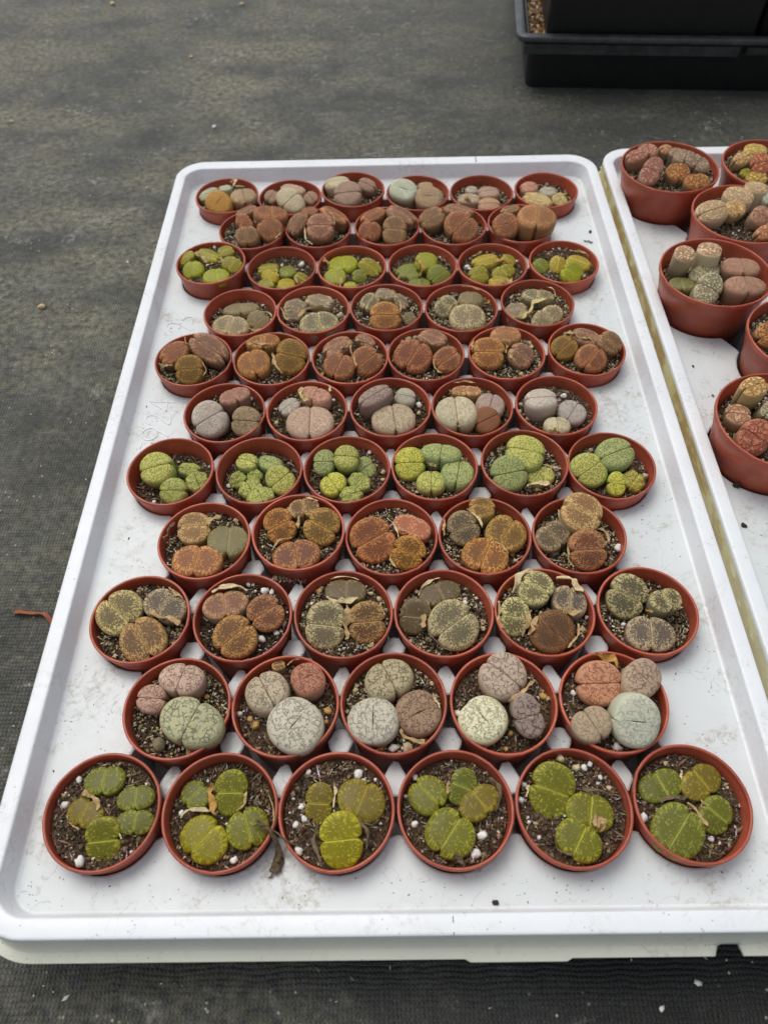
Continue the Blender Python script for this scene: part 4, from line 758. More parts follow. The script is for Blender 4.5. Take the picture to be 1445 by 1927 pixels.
# ------------------------------------------------------------------ one leaf (half) of a stone plant
def leaf_mesh(L, W, body, top, sgn, short, seed, wrinkle=0., pin=1., soft=1.):
    """L half-length along the fissure, W half-width across, in mm; top = z of the face, body = length below it"""
    rnd = random.Random(seed); NO, NI = 30, 16; NS = NO+NI
    m0 = min(L, W); rr = min(1.9*soft, .17*m0*soft)*rnd.uniform(.85, 1.15)
    g = .05; yc = W*.42; p = rnd.uniform(2.05, 2.3)
    notch = 0. if short else rnd.uniform(.03, .10)*pin/soft; yn = W*.22
    ph = [rnd.uniform(0, 6.28) for _ in range(5)]; asym = rnd.uniform(-.04, .04)
    B = []
    def outer(a):
        c, s_ = math.cos(a), math.sin(a)
        x = L*math.copysign(abs(c)**(2/p), c); y = W*abs(s_)**(2/p)
        x *= 1-notch*math.exp(-(y/yn)**2)
        k = 1+.014*math.sin(2*a+ph[0])+.012*math.sin(3*a+ph[1])+wrinkle*.05*math.sin(7*a+ph[2])
        return x*k+asym*L*y/W, y*k
    for i in range(NO):
        a = math.pi*((.004+.992*i/(NO-1)) if short else (.035+.93*i/(NO-1))); x, y = outer(a); B.append((x, max(y, .01 if short else .11*m0), 0.))
    xl, xr = B[-1][0], B[0][0]
    for i in range(NI):
        f = (i+1)/(NI+1); x = xl+(xr-xl)*f if short else xl*.975+(xr-xl)*.975*f
        y = g if not short else (.004+.24*(1-(x/(.42*L))**2) if abs(x) < .42*L else .004)
        e_ = min(f, 1-f); inn = 1. if short else min(1., .35+e_*5)
        if e_ < .09 and not short: y = max(y, g+.11*m0*(1-e_/.09)*.75)
        B.append((x, y, inn))
    ts = [.22, .42, .6, .74, .84, .91, .96, .988, 1.0]
    dome = (.055*m0+.2)*(1+.7*(soft-1))
    def gz(x, y): return -dome*((x/L)**2*.8+(y/W)**2)
    def nz(x, y): return .16*mnoise.noise(Vector((x*.16+seed//2, y*.16*1, seed//2*.3)))+(.07+wrinkle*.7)*mnoise.noise(Vector((x*.45, y*.45+seed//2, 3)))
    V = [(0, yc, gz(0, yc)+nz(0, yc))]; E = [0.]; PO = [0., 0., seed*1.7]; Rm = m0*.8
    for t in ts:
        for (x, y, inn) in B:
            X = x*t; Y = yc+(y-yc)*t
            t0 = .66+.2*inn
            wi = 1-inn*((.9 if abs(x) < .42*L else 1.) if short else .72)
            e = rr*(1-math.sqrt(max(0, 1-((t-t0)/(1-t0))**2))) if t > t0 else 0
            V.append((X, Y, gz(X, Y)-e*wi+nz(X, sgn*Y)*(1 if wrinkle else 1))); E.append(t*(1-inn*(.6 if short else .35)*(t**3))); h_ = math.hypot(x, y-yc); PO.extend((x/h_*Rm, (y-yc)/h_*Rm, t*Rm*.38+seed*1.7))
    prof = [(1.014, -rr-.06*body, 1.12), (1.012, -rr-.2*(body-rr), 1.25), (.985, -rr-.42*(body-rr), 1.5), (.94, -rr-.65*(body-rr), 1.8), (.88, -rr-.83*(body-rr), 2.), (.8, -body, 2.)]
    for k, z, e in prof:
        for (x, y, inn) in B: V.append((x*k, (y if inn > .2 else y*k), z+gz(x, y)*.8)); E.append(e); PO.extend((x, y, seed*1.7+Rm*.38))
    nr = len(ts)+len(prof); F = []
    for i in range(NS): F.append((0, 1+i, 1+(i+1) % NS))
    for r in range(nr-1):
        for i in range(NS):
            j = (i+1) % NS; F.append((1+r*NS+i, 1+(r+1)*NS+i, 1+(r+1)*NS+j, 1+r*NS+j))
    V = [(x*MM, sgn*y*MM, (z+top)*MM) for x, y, z in V]
    if sgn < 0: F = [tuple(reversed(f)) for f in F]
    me = mesh('leaf', V, F)
    at = me.attributes.new('edge', 'FLOAT', 'POINT'); at.data.foreach_set('value', E)
    ap = me.attributes.new('pol', 'FLOAT_VECTOR', 'POINT'); ap.data.foreach_set('vector', PO)
    return me

# ------------------------------------------------------------------ soil and grit meshes (shared)
def soil_mesh(R, seed):
    nr, na = 12, 40; V = [(0, 0, .3*MM)]; F = []
    for i in range(1, nr+1):
        for j in range(na):
            a = 2*math.pi*j/na; r = R*i/nr; x, y = r*math.cos(a), r*math.sin(a)
            z = 1.1*mnoise.noise(Vector((x*.14+seed*5, y*.14, 0)))+.6*mnoise.noise(Vector((x*.4, y*.4+seed, 2)))
            V.append((x*MM, y*MM, z*MM))
    for j in range(na): F.append((0, 1+j, 1+(j+1) % na))
    for i in range(nr-1):
        for j in range(na):
            k = (j+1) % na; F.append((1+i*na+j, 1+(i+1)*na+j, 1+(i+1)*na+k, 1+i*na+k))
    return mesh('potting_soil', V, F)
OCT_V = [(1, 0, 0), (-1, 0, 0), (0, 1, 0), (0, -1, 0), (0, 0, 1), (0, 0, -1)]
OCT_F = [(0, 2, 4), (2, 1, 4), (1, 3, 4), (3, 0, 4), (2, 0, 5), (1, 2, 5), (3, 1, 5), (0, 3, 5)]
PAL = {
 'peat': [((88,72,56), .30), ((120,100,78), .26), ((46,36,28), .14), ((150,128,102), .17), ((186,168,138), .08), ((226,220,208), .05)],
 'grit': [((38,33,27), .27), ((88,76,56), .18), ((140,124,92), .19), ((184,168,130), .18), ((212,200,166), .11), ((232,224,204), .07)],
 'fine': [((52,42,32), .34), ((86,72,50), .30), ((122,104,74), .20), ((160,144,106), .11), ((200,190,160), .05)],
 'perl': [((34,28,24), .40), ((62,50,38), .30), ((96,80,60), .12), ((226,222,214), .12), ((160,140,110), .06)]}
def grit_mesh(kind, R, n, seed, smin=.35, smax=1.15):
    rnd = random.Random(seed); V = []; F = []; Cc = []
    pal = PAL[kind]
    for k in range(n):
        a = rnd.random()*6.283; r = R*math.sqrt(rnd.random()); x, y = r*math.cos(a), r*math.sin(a)
        z = 1.1*mnoise.noise(Vector((x*.14, y*.14, 0)))*0+rnd.uniform(-.3, .9)
        s = rnd.uniform(smin, smax)*(1.0 if rnd.random() < .9 else 1.7)
        if kind == 'peat' and rnd.random() < .35: sc = (s*rnd.uniform(1.5, 3.6), s*.32, s*.3)
        elif rnd.random() < .12: sc = (s*2.6, s*.25, s*.25)
        else: sc = (s, s*rnd.uniform(.5, 1), s*rnd.uniform(.5, .9))
        M = Matrix.Rotation(rnd.random()*6.28, 3, 'Z') @ Matrix.Rotation(rnd.uniform(-.6, .6), 3, 'Y') @ Matrix.Rotation(rnd.random()*3, 3, 'X')
        u = rnd.random(); acc = 0; col = pal[0][0]
        for cc, w_ in pal:
            acc += w_
            if u < acc: col = cc; break
        lc = tuple(v*rnd.uniform(.8, 1.15) for v in srgb(col))+(1,)
        b = len(V)
        for v in OCT_V:
            q = M @ Vector((v[0]*sc[0], v[1]*sc[1], v[2]*sc[2]))*rnd.uniform(.8, 1.2)
            V.append(((q.x+x)*MM, (q.y+y)*MM, (q.z+z)*MM)); Cc.extend(lc)
        F.extend(tuple(b+i for i in f) for f in OCT_F)
    me = mesh('soil_grit', V, F, False)
    ca = me.color_attributes.new('col', 'FLOAT_COLOR', 'POINT'); ca.data.foreach_set('color', Cc)
    me.materials.append(M_GRAIN); return me

# ------------------------------------------------------------------ the ground
gs = 4.0
g_me = mesh('ground', [(-gs, -gs, 0), (gs, -gs, 0), (gs, gs*1.5, 0), (-gs, gs*1.5, 0)], [(0, 1, 2, 3)], False)
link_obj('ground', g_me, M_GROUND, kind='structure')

# ------------------------------------------------------------------ trays
def perimeter(x0, x1, y0, y1, R, step=2.5, ca=14):
    """closed counter-clockwise loop: (x, y, nx, ny), dense along the near side"""
    out = []
    def seg(ax, ay, bx, by, nx, ny, st):
        n = max(1, int(math.hypot(bx-ax, by-ay)/st))
        for i in range(n): out.append((ax+(bx-ax)*i/n, ay+(by-ay)*i/n, nx, ny))
    def arc(cx, cy, a0):
        for i in range(ca): a = a0+math.pi/2*i/ca; out.append((cx+R*math.cos(a), cy+R*math.sin(a), math.cos(a), math.sin(a)))
    seg(x0+R, y0, x1-R, y0, 0, -1, step); arc(x1-R, y0+R, -math.pi/2)
    seg(x1, y0+R, x1, y1-R, 1, 0, 12); arc(x1-R, y1-R, 0)
    seg(x1-R, y1, x0+R, y1, 0, 1, 12); arc(x0+R, y1-R, math.pi/2)
    seg(x0, y1-R, x0, y0+R, -1, 0, 12); arc(x0+R, y0+R, math.pi)
    return out
def sweep(name, per, prof_fn):
    V = []; F = []; m = None
    for q in per:
        pr = prof_fn(*q); m = len(pr)
        for d, z in pr: V.append(P(q[0]-q[2]*d, q[1]-q[3]*d, z))
    n = len(per)
    for i in range(n):
        j = (i+1) % n
        for k in range(m-1): F.append((i*m+k, j*m+k, j*m+k+1, i*m+k+1))
    return V, F
def seg_d(px_, py_, ax, ay, bx, by):
    vx, vy = bx-ax, by-ay; t = np.clip(((px_-ax)*vx+(py_-ay)*vy)/(vx*vx+vy*vy), 0, 1)
    return np.hypot(px_-ax-vx*t, py_-ay-vy*t)
def deck(x0, x1, y0, y1, step, holes, chans, zt, zb):
    nx = int((x1-x0)/step)+1; ny = int((y1-y0)/step)+1
    xs = np.linspace(x0, x1, nx); ys = np.linspace(y0, y1, ny); X, Y = np.meshgrid(xs, ys, indexing='ij')
    Fd = np.full(X.shape, 1e3)
    for hx, hy, hr in holes: Fd = np.minimum(Fd, np.hypot(X-hx, Y-hy)-hr)
    for ax, ay, bx, by, hw in chans: Fd = np.minimum(Fd, seg_d(X, Y, ax, ay, bx, by)-hw)
    V = []; idx = {}; F = []
    BV = .9
    def vid(x, y, z):
        k = (round(x, 3), round(y, 3), round(z, 2))
        if k not in idx: idx[k] = len(V); V.append(P(x, y, z))
        return idx[k]
    def ztop(f):
        return zt-BV*.55*(1-min(1, max(0, f/BV)))**2
    def clip(poly, lev, keep_above):
        o = []
        for i in range(len(poly)):
            a, b = poly[i], poly[(i+1) % len(poly)]
            ia = (a[2] >= lev) == keep_above; ib = (b[2] >= lev) == keep_above
            if ia: o.append(a)
            if ia != ib:
                t = (lev-a[2])/(b[2]-a[2]); o.append((a[0]+(b[0]-a[0])*t, a[1]+(b[1]-a[1])*t, lev))
        return o
    for i in range(nx-1):
        for j in range(ny-1):
            q = [(xs[i+a], ys[j+b], Fd[i+a, j+b]) for a, b in ((0, 0), (1, 0), (1, 1), (0, 1))]
            mn = min(v[2] for v in q); mx = max(v[2] for v in q)
            if mn >= BV: F.append([vid(v[0], v[1], zt) for v in q]); continue
            if mx < 0: F.append([vid(v[0], v[1], zb) for v in q]); continue
            for tri in ((q[0], q[1], q[2]), (q[0], q[2], q[3])):
                tri = list(tri)
                up = clip(tri, BV, True)
                if len(up) > 2: F.append([vid(v[0], v[1], zt) for v in up])
                mid = clip(clip(tri, BV, False), 0., True)
                if len(mid) > 2: F.append([vid(v[0], v[1], ztop(v[2])) for v in mid])
                lo = clip(tri, 0., False)
                if len(lo) > 2:
                    F.append([vid(v[0], v[1], zb) for v in lo])
                    for a in range(len(lo)):
                        va, vb = lo[a], lo[(a+1) % len(lo)]
                        if abs(va[2]) < 1e-9 and abs(vb[2]) < 1e-9 and (va[0] != vb[0] or va[1] != vb[1]):
                            F.append([vid(va[0], va[1], zb), vid(vb[0], vb[1], zb), vid(vb[0], vb[1], ztop(0)), vid(va[0], va[1], ztop(0))])
    F = [f for f in F if len(set(f)) > 2]
    F = [list(dict.fromkeys(f)) for f in F]
    return mesh('deck', V, F, False)
def build_tray(label, x0, x1, y0, y1, flange, skirt_mat, holes, chans, zb, step=2.6, notches=(), drops=()):
    t = thing('tray', label, 'tray', P((x0+x1)/2, (y0+y1)/2, -GZ), 'white plastic pot trays on the ground')
    off = -t.location
    def part(name, V, F, mat):
        me = mesh(name, [Vector(v)+off for v in V], F); return link_obj(name, me, mat, t)
    per = perimeter(x0, x1, y0, y1, 25)
    def rim_prof(x, y, nx, ny):
        wv = .35*math.sin(x*.03+1)+.25*math.sin(y*.021)
        k = 1+.35*max(0, ny)
        return [(-.15, -3.), (-.02, -.9), (.25, -.25), (.8, 0+wv*.2), (1.6, .08+wv*.2), (4.5*k, .1+wv*.2), (7.7*k, .04+wv*.2), (8.4*k, -.1), (8.8*k, -.55), (9.0*k, -1.3), (9.2*k, -2.2), (11.2*k, -10.6), (11.5*k, -11.6), (12.0*k, -12.2), (12.9*k, -12.44)]
    V, F = sweep('rim', per, rim_prof); part('rim', V, F, M_RIM)
    def skirt_prof(x, y, nx, ny):
        fl = flange(nx, ny); wv = .4*math.sin(x*.045)
        dr = 2.6 if fl > 5 else (.8 if fl > 2 else .3); zb_ = -17.2
        if ny < -.9:
            for a, b in notches:
                if a < x < b: fl = .4; zb_ = -14.8
            for a, b in drops:
                if a < x < b: fl += 1.2; zb_ -= .8
        return [(.35, -2.8), (-.5*dr/2.6, -5.), (-dr*.9, zb_+1.9), (-dr-.3, zb_+.9), (-min(dr+.9, fl-.2), zb_+.4), (-fl+.3, zb_+.15+wv*.1), (-fl, zb_-.3), (-fl, zb_-1.6), (-fl+1, zb_-1.7), (-dr, zb_-1.2)]
    V, F = sweep('skirt', per, skirt_prof); part('skirt', V, F, skirt_mat)
    me = deck(x0+8.5, x1-8.5, y0+8.5, y1-11.5, step, holes, chans, -12.5, zb)
    for v in me.vertices: v.co += off
    link_obj('deck', me, M_DECK, t)
    return t

PC = {(q[0], q[1]): q for q in POTS}
main = [q for q in POTS if q[0] < 20]
holes = [(q[2], q[3], 26.2) for q in main]; chans = []
for a in range(len(main)):
    for b in range(a+1, len(main)):
        A, B_ = main[a], main[b]; d = math.hypot(A[2]-B_[2], A[3]-B_[3])
        if d < 68: chans.append((A[2], A[3], B_[2], B_[3], 9. if A[0] == B_[0] else 11.))
T1 = build_tray('long white plastic tray holding eleven staggered rows of small round pots', -188.6, 190, 39.9, 665.5,
    lambda nx, ny: 1.4 if nx > .7 else 7.2, M_SKIRT, holes, chans, -50.3, notches=((141.5, 150),), drops=((30, 76),))
side = [q for q in POTS if q[0] == 20]
h2 = [(q[2], q[3], 35.8) for q in side]; ch2 = []
for a in range(len(side)):
    for b in range(a+1, len(side)):
        A, B_ = side[a], side[b]; d = math.hypot(A[2]-B_[2], A[3]-B_[3])
        if d < 92: ch2.append((A[2], A[3], B_[2], B_[3], 14.))
T2 = build_tray('second white tray with yellow stained left side and larger pots, at the right edge', 197.2, 575, 47, 673.5,
    lambda nx, ny: 3.4 if nx < -.7 else 7., M_SKIRTY, h2, ch2, -50.3, step=3.4)

# raised mould numbers on the deck of the main tray, read from the near end
def digit(name, lines, r=.6, z=-12.5):
    V = []; F = []
    for ln in lines:
        pts = [Vector((a, b, 0)) for a, b in ln]; fine = []
        for i in range(len(pts)-1):
            p0 = pts[max(i-1, 0)]; p1 = pts[i]; p2 = pts[i+1]; p3 = pts[min(i+2, len(pts)-1)]
            for k in range(4):
                f = k/4
                fine.append(p1.lerp(p2, f) if len(pts) < 4 else .5*((2*p1)+(-p0+p2)*f+(2*p0-5*p1+4*p2-p3)*f*f+(-p0+3*p1-3*p2+p3)*f**3))
        fine.append(pts[-1]); b0 = len(V)
        for i, q in enumerate(fine):
            d = fine[min(i+1, len(fine)-1)]-fine[max(i-1, 0)]; d.normalize(); s = Vector((-d.y, d.x, 0))
            for (o_, h_) in ((-r, -.1), (-r*.55, .45), (r*.55, .45), (r, -.1)): V.append(P(q.x+s.x*o_, q.y+s.y*o_, z+h_)-T1.location)
        for i in range(len(fine)-1):
            for k in range(3): F.append((b0+i*4+k, b0+i*4+k+1, b0+(i+1)*4+k+1, b0+(i+1)*4+k))
    return link_obj(name, mesh(name, V, F, False), M_RIM, T1)
digit('raised_digit', [[(-155.1,363.5),(-168.4,373.1),(-150.5,371.9)],[(-156.4,375.1),(-155.4,363.5)]])
digit('raised_digit', [[(-165.1,351.4),(-168.1,354.7),(-168.2,358.4),(-164.8,360.1),(-160.1,358.2),(-155.8,354.4),(-151.0,351.5),(-151.9,360.5)]])
digit('raised_digit', [[(-163.3+5.2*math.cos(t*math.pi/8),342.6+5.5*math.sin(t*math.pi/8)) for t in range(17)],[(-158.9,344.5),(-155.1,343.7),(-150.2,339.8)]])
digit('raised_mark', [[(-167.5,334.4),(-167.6,330.2)]])
digit('raised_mark', [[(-165.0,446.5),(-169.3,451.5),(-168.3,455.9),(-164.2,456.7),(-159.1,454.3),(-159.6,449.9)],[(-158.6,459.3),(-156.1,462.4),(-150.7,462.7),(-150.3,455.4)],[(-160.5,455.7),(-155.0,451.1),(-150.3,447.5)]], r=.5)
# hairline joint across the rim, near and far
link_obj('joint_line', mesh('joint_line', [P(x, y, z)-T1.location for x, y, z in ((23.9, 40.2, .16), (24.25, 40.2, .16), (24.25, 47.5, .22), (23.9, 47.5, .22))], [(0, 1, 2, 3)], False), M_DIRT, T1)
link_obj('joint_line', mesh('joint_line', [P(x, y, z)-T1.location for x, y, z in ((82.4, 654.6, .3), (83.0, 654.6, .3), (83.0, 664.0, .3), (82.4, 664.0, .3))], [(0, 1, 2, 3)], False), M_DIRT, T1)

# ------------------------------------------------------------------ pots
def pot_meshes(R, H, seed, big=False):
    lip = 2.6 if not big else 3.2; tp = .105 if not big else .17
    ro = R-.75; wall = lathe('pot_wall', [(ro-.1, -lip+.4), (ro-.1, -lip-.3)] + ([(ro-tp*15, -15.5), (ro-tp*15-.35, -16.3), (ro-tp*H, -H)] if big else [(ro-tp*H*.5, -H*.5), (ro-tp*H, -H)]) +
        [(ro-tp*H-.6, -H-.5), (2, -H-.5), (2, -H+.6), (ro-tp*H-1.4, -H+.8), (ro-1.15-tp*H*.5, -H*.5), (R-1.5, -lip-1.), (R-1.35, -lip+.2)], 72, wob=.003, seed=seed)
    V = []; F = []; rnd = random.Random(seed); n = 96
    nick = [(rnd.uniform(0, 6.28), rnd.uniform(.03, .09), rnd.uniform(.25, .7)) for _ in range(3)]
    prof = [(R-1.42, -lip), (R-1.42, -.35), (R-1.2, -.05), (R-.75, .05), (R-.3, -.05), (R-.02, -.35), (R, -lip+.3), (R-.2, -lip), (R-1.42, -lip)]
    for i in range(n):
        a = 2*math.pi*i/n; k = 1+.003*math.sin(2*a+seed)+.0015*math.sin(5*a+seed); dz = .12*math.sin(3*a+seed)
        for na, nw, nd in nick:
            d = abs((a-na+math.pi) % (2*math.pi)-math.pi)
            if d < nw: dz -= nd*.5; k += .006
        for r, z in prof: V.append((r*k*math.cos(a)*MM, r*k*math.sin(a)*MM, (z+(dz if z > -1 else 0))*MM))
    m = len(prof)
    for i in range(n):
        j = (i+1) % n
        for q in range(m-1): F.append((i*m+q, j*m+q, j*m+q+1, i*m+q+1))
    rim = mesh('pot_rim', V, F)
    for me in (wall, rim): me.materials.append(M_POT)
    return wall, rim
SMALL = [pot_meshes(27.5, 49.2, s) for s in (1, 2.4, 4.1, 5.5)]
BIG = [pot_meshes(40.5, 69.2, s, True) for s in (1.7, 3.3)]
SOILS = [soil_mesh(25.6, s) for s in (1, 2, 3)]; BSOILS = [soil_mesh(38.2, s) for s in (4, 5)]
for me in SOILS+BSOILS: me.materials.append(M_SOIL)
GRITS = {k: [grit_mesh(k, 25.1, 1500, 10+i*7+len(k)) for i in range(3)] for k in PAL}
BGRITS = {k: [grit_mesh(k, 37.6, 2600, 60+i) for i in range(1)] for k in ('peat', 'grit')}
STONES = {k: [lump('stone', MM, 3+i*11+ord(k), (1, .82, .75), .34) for i in range(4)] for k in 'wcgk'}
for k in STONES:
    for me in STONES[k]: me.materials.append(M_STONE[k])
SNAME = {'w': 'perlite_grain', 'c': 'cream_pebble', 'g': 'golden_pebble', 'k': 'grey_pebble'}
ORD = ['first', 'second', 'third', 'fourth', 'fifth', 'sixth', 'seventh', 'eighth', 'ninth', 'tenth']
ROWS = {1: 'nearest row', 11: 'farthest row'}
for i in range(2, 11): ROWS[i] = ORD[i-1]+' row from front'
TPOT = {1: 'far left corner pot of right tray', 2: 'second pot back on right tray', 3: 'middle left pot of right tray',
        4: 'cut off pot at right photo edge', 5: 'nearest pot of right tray', 6: 'far right pot of right tray'}
CONT = {1: 'flat olive', 2: 'pale cracked', 3: 'speckled grey brown', 4: 'orange brown speckled', 5: 'lime dotted', 6: 'smooth pale', 7: 'rust coloured',
        8: 'dull grey brown', 9: 'small olive yellow', 10: 'tall rusty', 11: 'pale beige'}
TCONT = {1: 'pink and orange patterned', 2: 'cream coloured', 3: 'tall cream and pink brown', 4: 'orange brown', 5: 'tan and red patterned', 6: 'yellow and brick red'}
HZ = random.Random(5)
def sector(x, y, R):
    if math.hypot(x, y) < R*.22: return 'centre'
    a = math.degrees(math.atan2(y, x)) % 360
    return ['right side', 'back right', 'back', 'back left', 'left side', 'front left', 'front', 'front right'][int((a+22.5)//45) % 8]
for pi, (r, c, cx, cy, cz, soil, grit, heads, husks, stones) in enumerate(POTS):
    big = r == 20; R = 40.5 if big else 27.5; H = 69.2 if big else 49.2
    where = TPOT[c].replace(' of right tray', ', right tray') if big else '%s pot, %s' % (ORD[c-1], ROWS[r])
    if big: lab = 'larger terracotta pot of %s plants, %s' % (TCONT[c], TPOT[c])
    else: lab = 'terracotta plastic pot of %s plants, %s from left, %s' % (CONT[r], ORD[c-1], ROWS[r])
    pot = thing('plant_pot', lab, 'plant pot', P(cx, cy, cz-H), 'larger terracotta pots on the right tray' if big else 'small terracotta pots in rows on the main tray')
    wall, rim = HZ.choice(BIG if big else SMALL); rz = HZ.random()*6.28
    for nm, me in (('pot_wall', wall), ('pot_rim', rim)):
        o = link_obj(nm, me, None, pot, (0, 0, H*MM)); o.rotation_euler.z = rz
    taper = 1-(.17 if big else .105)*soil/R*.9
    so = link_obj('potting_soil', HZ.choice(BSOILS if big else SOILS), None, pot, (0, 0, (H-soil-.6)*MM), 'stuff'); so.rotation_euler.z = HZ.random()*6.28; so.scale = (taper, taper, 1)
    gr = link_obj('soil_grit', HZ.choice(BGRITS[grit] if big else GRITS[grit]), None, pot, (0, 0, (H-soil)*MM), 'stuff'); gr.rotation_euler.z = HZ.random()*6.28; gr.scale = (taper, taper, 1)
    for sx, sy, sr, sk in stones:
        o = link_obj(SNAME[sk], HZ.choice(STONES[sk]), None, pot, (sx*MM, sy*MM, (H-soil+.35*sr)*MM))
        s_ = sr*1.0; o.scale = (s_, s_, s_); o.rotation_euler = (HZ.uniform(-.4, .4), HZ.uniform(-.4, .4), HZ.random()*6.28)
    # plants ------------------------------------------------
    used = {}; plants = []
    areas = sorted(range(len(heads)), key=lambda i: heads[i][6]*heads[i][7])
    for hi, (hx, hy, hz, nx, ny, ud, L, W, st, short) in enumerate(heads):
        rank = areas.index(hi)
        size = 'largest' if rank == len(heads)-1 else ('smallest' if rank == 0 else ('small' if rank < len(heads)/2 else 'broad'))
        adj = STY[st][5]; adj = ' '.join(w_ for w_ in adj.split() if w_ not in ('large', 'small', 'big'))
        if len(heads) == 1: size = 'broad'
        sec = sector(hx, hy, R)
        pre = {'centre': 'in centre of'}.get(sec, 'at %s of' % sec)
        lab = '%s %s stone plant %s %s' % (size, adj, pre, where)
        if lab in used: lab = lab.replace(pre, 'squeezed at %s of' % sec, 1)
        used[lab] = 1
        n = Vector((nx, ny, math.sqrt(max(0, 1-nx*nx-ny*ny))))
        ua = math.radians(ud); u = Vector((math.cos(ua), math.sin(ua), 0)); u = (u-n*u.dot(n)).normalized(); v = n.cross(u)
        hs = (hz+soil)/max(.5, n.z); body = hs+3.5
        # keep the foot inside the pot wall
        top = Vector((hx, hy, hz)); foot = top-n*body
        lim = (R-4-.13*(soil+3))-min(L, W)*.72
        fr = math.hypot(foot.x, foot.y)
        if fr > lim > 0:
            k = lim/fr; foot = Vector((foot.x*k, foot.y*k, foot.z))
            n2 = (top-foot).normalized(); n = (n*.5+n2*.5).normalized(); u = (u-n*u.dot(n)).normalized(); v = n.cross(u); foot = top-n*body
        pl = thing('stone_plant', lab, 'stone plant', (0, 0, 0), 'stone plants in the larger pots' if big else 'stone plants potted on the main tray')
        M3 = Matrix((u, v, n)).transposed()
        pl.matrix_world = Matrix.Translation(P(foot.x+cx, foot.y+cy, foot.z+cz)) @ M3.to_4x4()
        mat = skin_mat(st); seed = pi*31+hi*7+1
        wr = 1. if st in ('gyb', 'ylc', 'sbg', 'gg2') and min(L, W) < 8 else 0.
        if len([1]) and st in ('sbg', 'ylc', 'gyb'): wr = 1.
        for sg in (1, -1):
            fat = 1.0
            link_obj('leaf', leaf_mesh(L*1.0, W*fat, body, body, sg, short, seed*2+(sg > 0), wr, 1., 1. if STY[st][0] in ('window', 'speck') and r < 5 else 1.55), mat, pl)
        plants.append((pl, body, u, v, n, L, W))
    for ki, hk in enumerate(husks):
        j, kk, wd = hk[0], hk[1], hk[2]; co = hk[3:]
        pl = plants[j][0]; inv = pl.matrix_world.inverted()
        pts = [inv @ P(co[i]+cx, co[i+1]+cy, co[i+2]+cz+.3+.25*wd*.3) for i in range(0, len(co), 3)]
        me = ribbon('dry_husk', pts, max(.75, wd*1.05)*MM, max(.35, wd*.22)*MM, pi*13+ki)
        link_obj('dry_husk', me, M_HUSK[kk], pl)

# ------------------------------------------------------------------ black nursery tray beyond
bt = thing('nursery_tray', 'deep black plastic nursery tray standing behind the white trays at top right', 'tray', P(0, 0, 0))
bt.location = P(147, 904, -GZ); bt.rotation_euler.z = math.radians(-4.6)
def rbox(name, x0, x1, y0, y1, z0, z1, mat, parent, tp=0., R=0, open_top=False, th=2.):
    """box in mm with tapered foot; z measured from the ground"""
    def loop(x0, x1, y0, y1, z, R):
        if R <= 0: return [(x0, y0, z), (x1, y0, z), (x1, y1, z), (x0, y1, z)]
        o = []
        for (qx, qy, a0) in ((x1-R, y0+R, -90), (x1-R, y1-R, 0), (x0+R, y1-R, 90), (x0+R, y0+R, 180)):
            for i in range(6): a = math.radians(a0+18*i); o.append((qx+R*math.cos(a), qy+R*math.sin(a), z))
        return o
    Ls = [loop(x0+tp, x1-tp, y0+tp, y1-tp, z0, R), loop(x0, x1, y0, y1, z1, R)]
    if open_top: Ls += [loop(x0+th, x1-th, y0+th, y1-th, z1, max(R-th, .5) if R else 0), loop(x0+tp+th, x1-tp-th, y0+tp+th, y1-tp-th, z0+th, max(R-th, .5) if R else 0)]
    V = [v for L_ in Ls for v in L_]; m = len(Ls[0]); F = [tuple(range(m))[::-1]]
    for k in range(len(Ls)-1):
        for i in range(m): j = (i+1) % m; F.append((k*m+i, k*m+j, (k+1)*m+j, (k+1)*m+i))
    F.append(tuple((len(Ls)-1)*m+i for i in range(m)))
    return link_obj(name, mesh(name, [(a*MM, b*MM, c_*MM) for a, b, c_ in V], F, False), mat, parent)
rbox('tray_body', 13, 540, 4, 288, .2, 53, M_BLACK, bt, 4, 12, True)
def frame(name, x0, x1, y0, y1, z0, z1, wd, R, mat, parent, base_in=0):
    per = perimeter(x0, x1, y0, y1, R, 20, 8); V = []; F = []; pr = [(0, z0), (-.0, z1-1.5), (.8, z1-.3), (2, z1), (wd-2, z1), (wd-.8, z1-.5), (wd, z1-2), (wd+1, z0-6)]
    for q in per:
        for d, z in pr: V.append(((q[0]-q[2]*d)*MM, (q[1]-q[3]*d)*MM, z*MM))
    n = len(per); m = len(pr)
    for i in range(n):
        j = (i+1) % n
        for k in range(m-1): F.append((i*m+k, j*m+k, j*m+k+1, i*m+k+1))
    return link_obj(name, mesh(name, V, F), mat, parent)
frame('tray_rim', 0, 548, -1, 296, 51.5, 57, 11, 14, M_BLACKG, bt)
rbox('rim_band', 9, 243, -.4, 5.2, 39.5, 49.5, M_BLACKG, bt, 0)
rbox('clip', 250, 274, .4, 5.2, 41, 48.5, M_BLACKG, bt, .6)
mix = link_obj('potting_mix', mesh('potting_mix', [(18*MM, 9*MM, 44*MM), (534*MM, 9*MM, 44*MM), (534*MM, 282*MM, 44*MM), (18*MM, 282*MM, 44*MM)], [(0, 1, 2, 3)], False), M_SOIL, bt, kind='stuff')
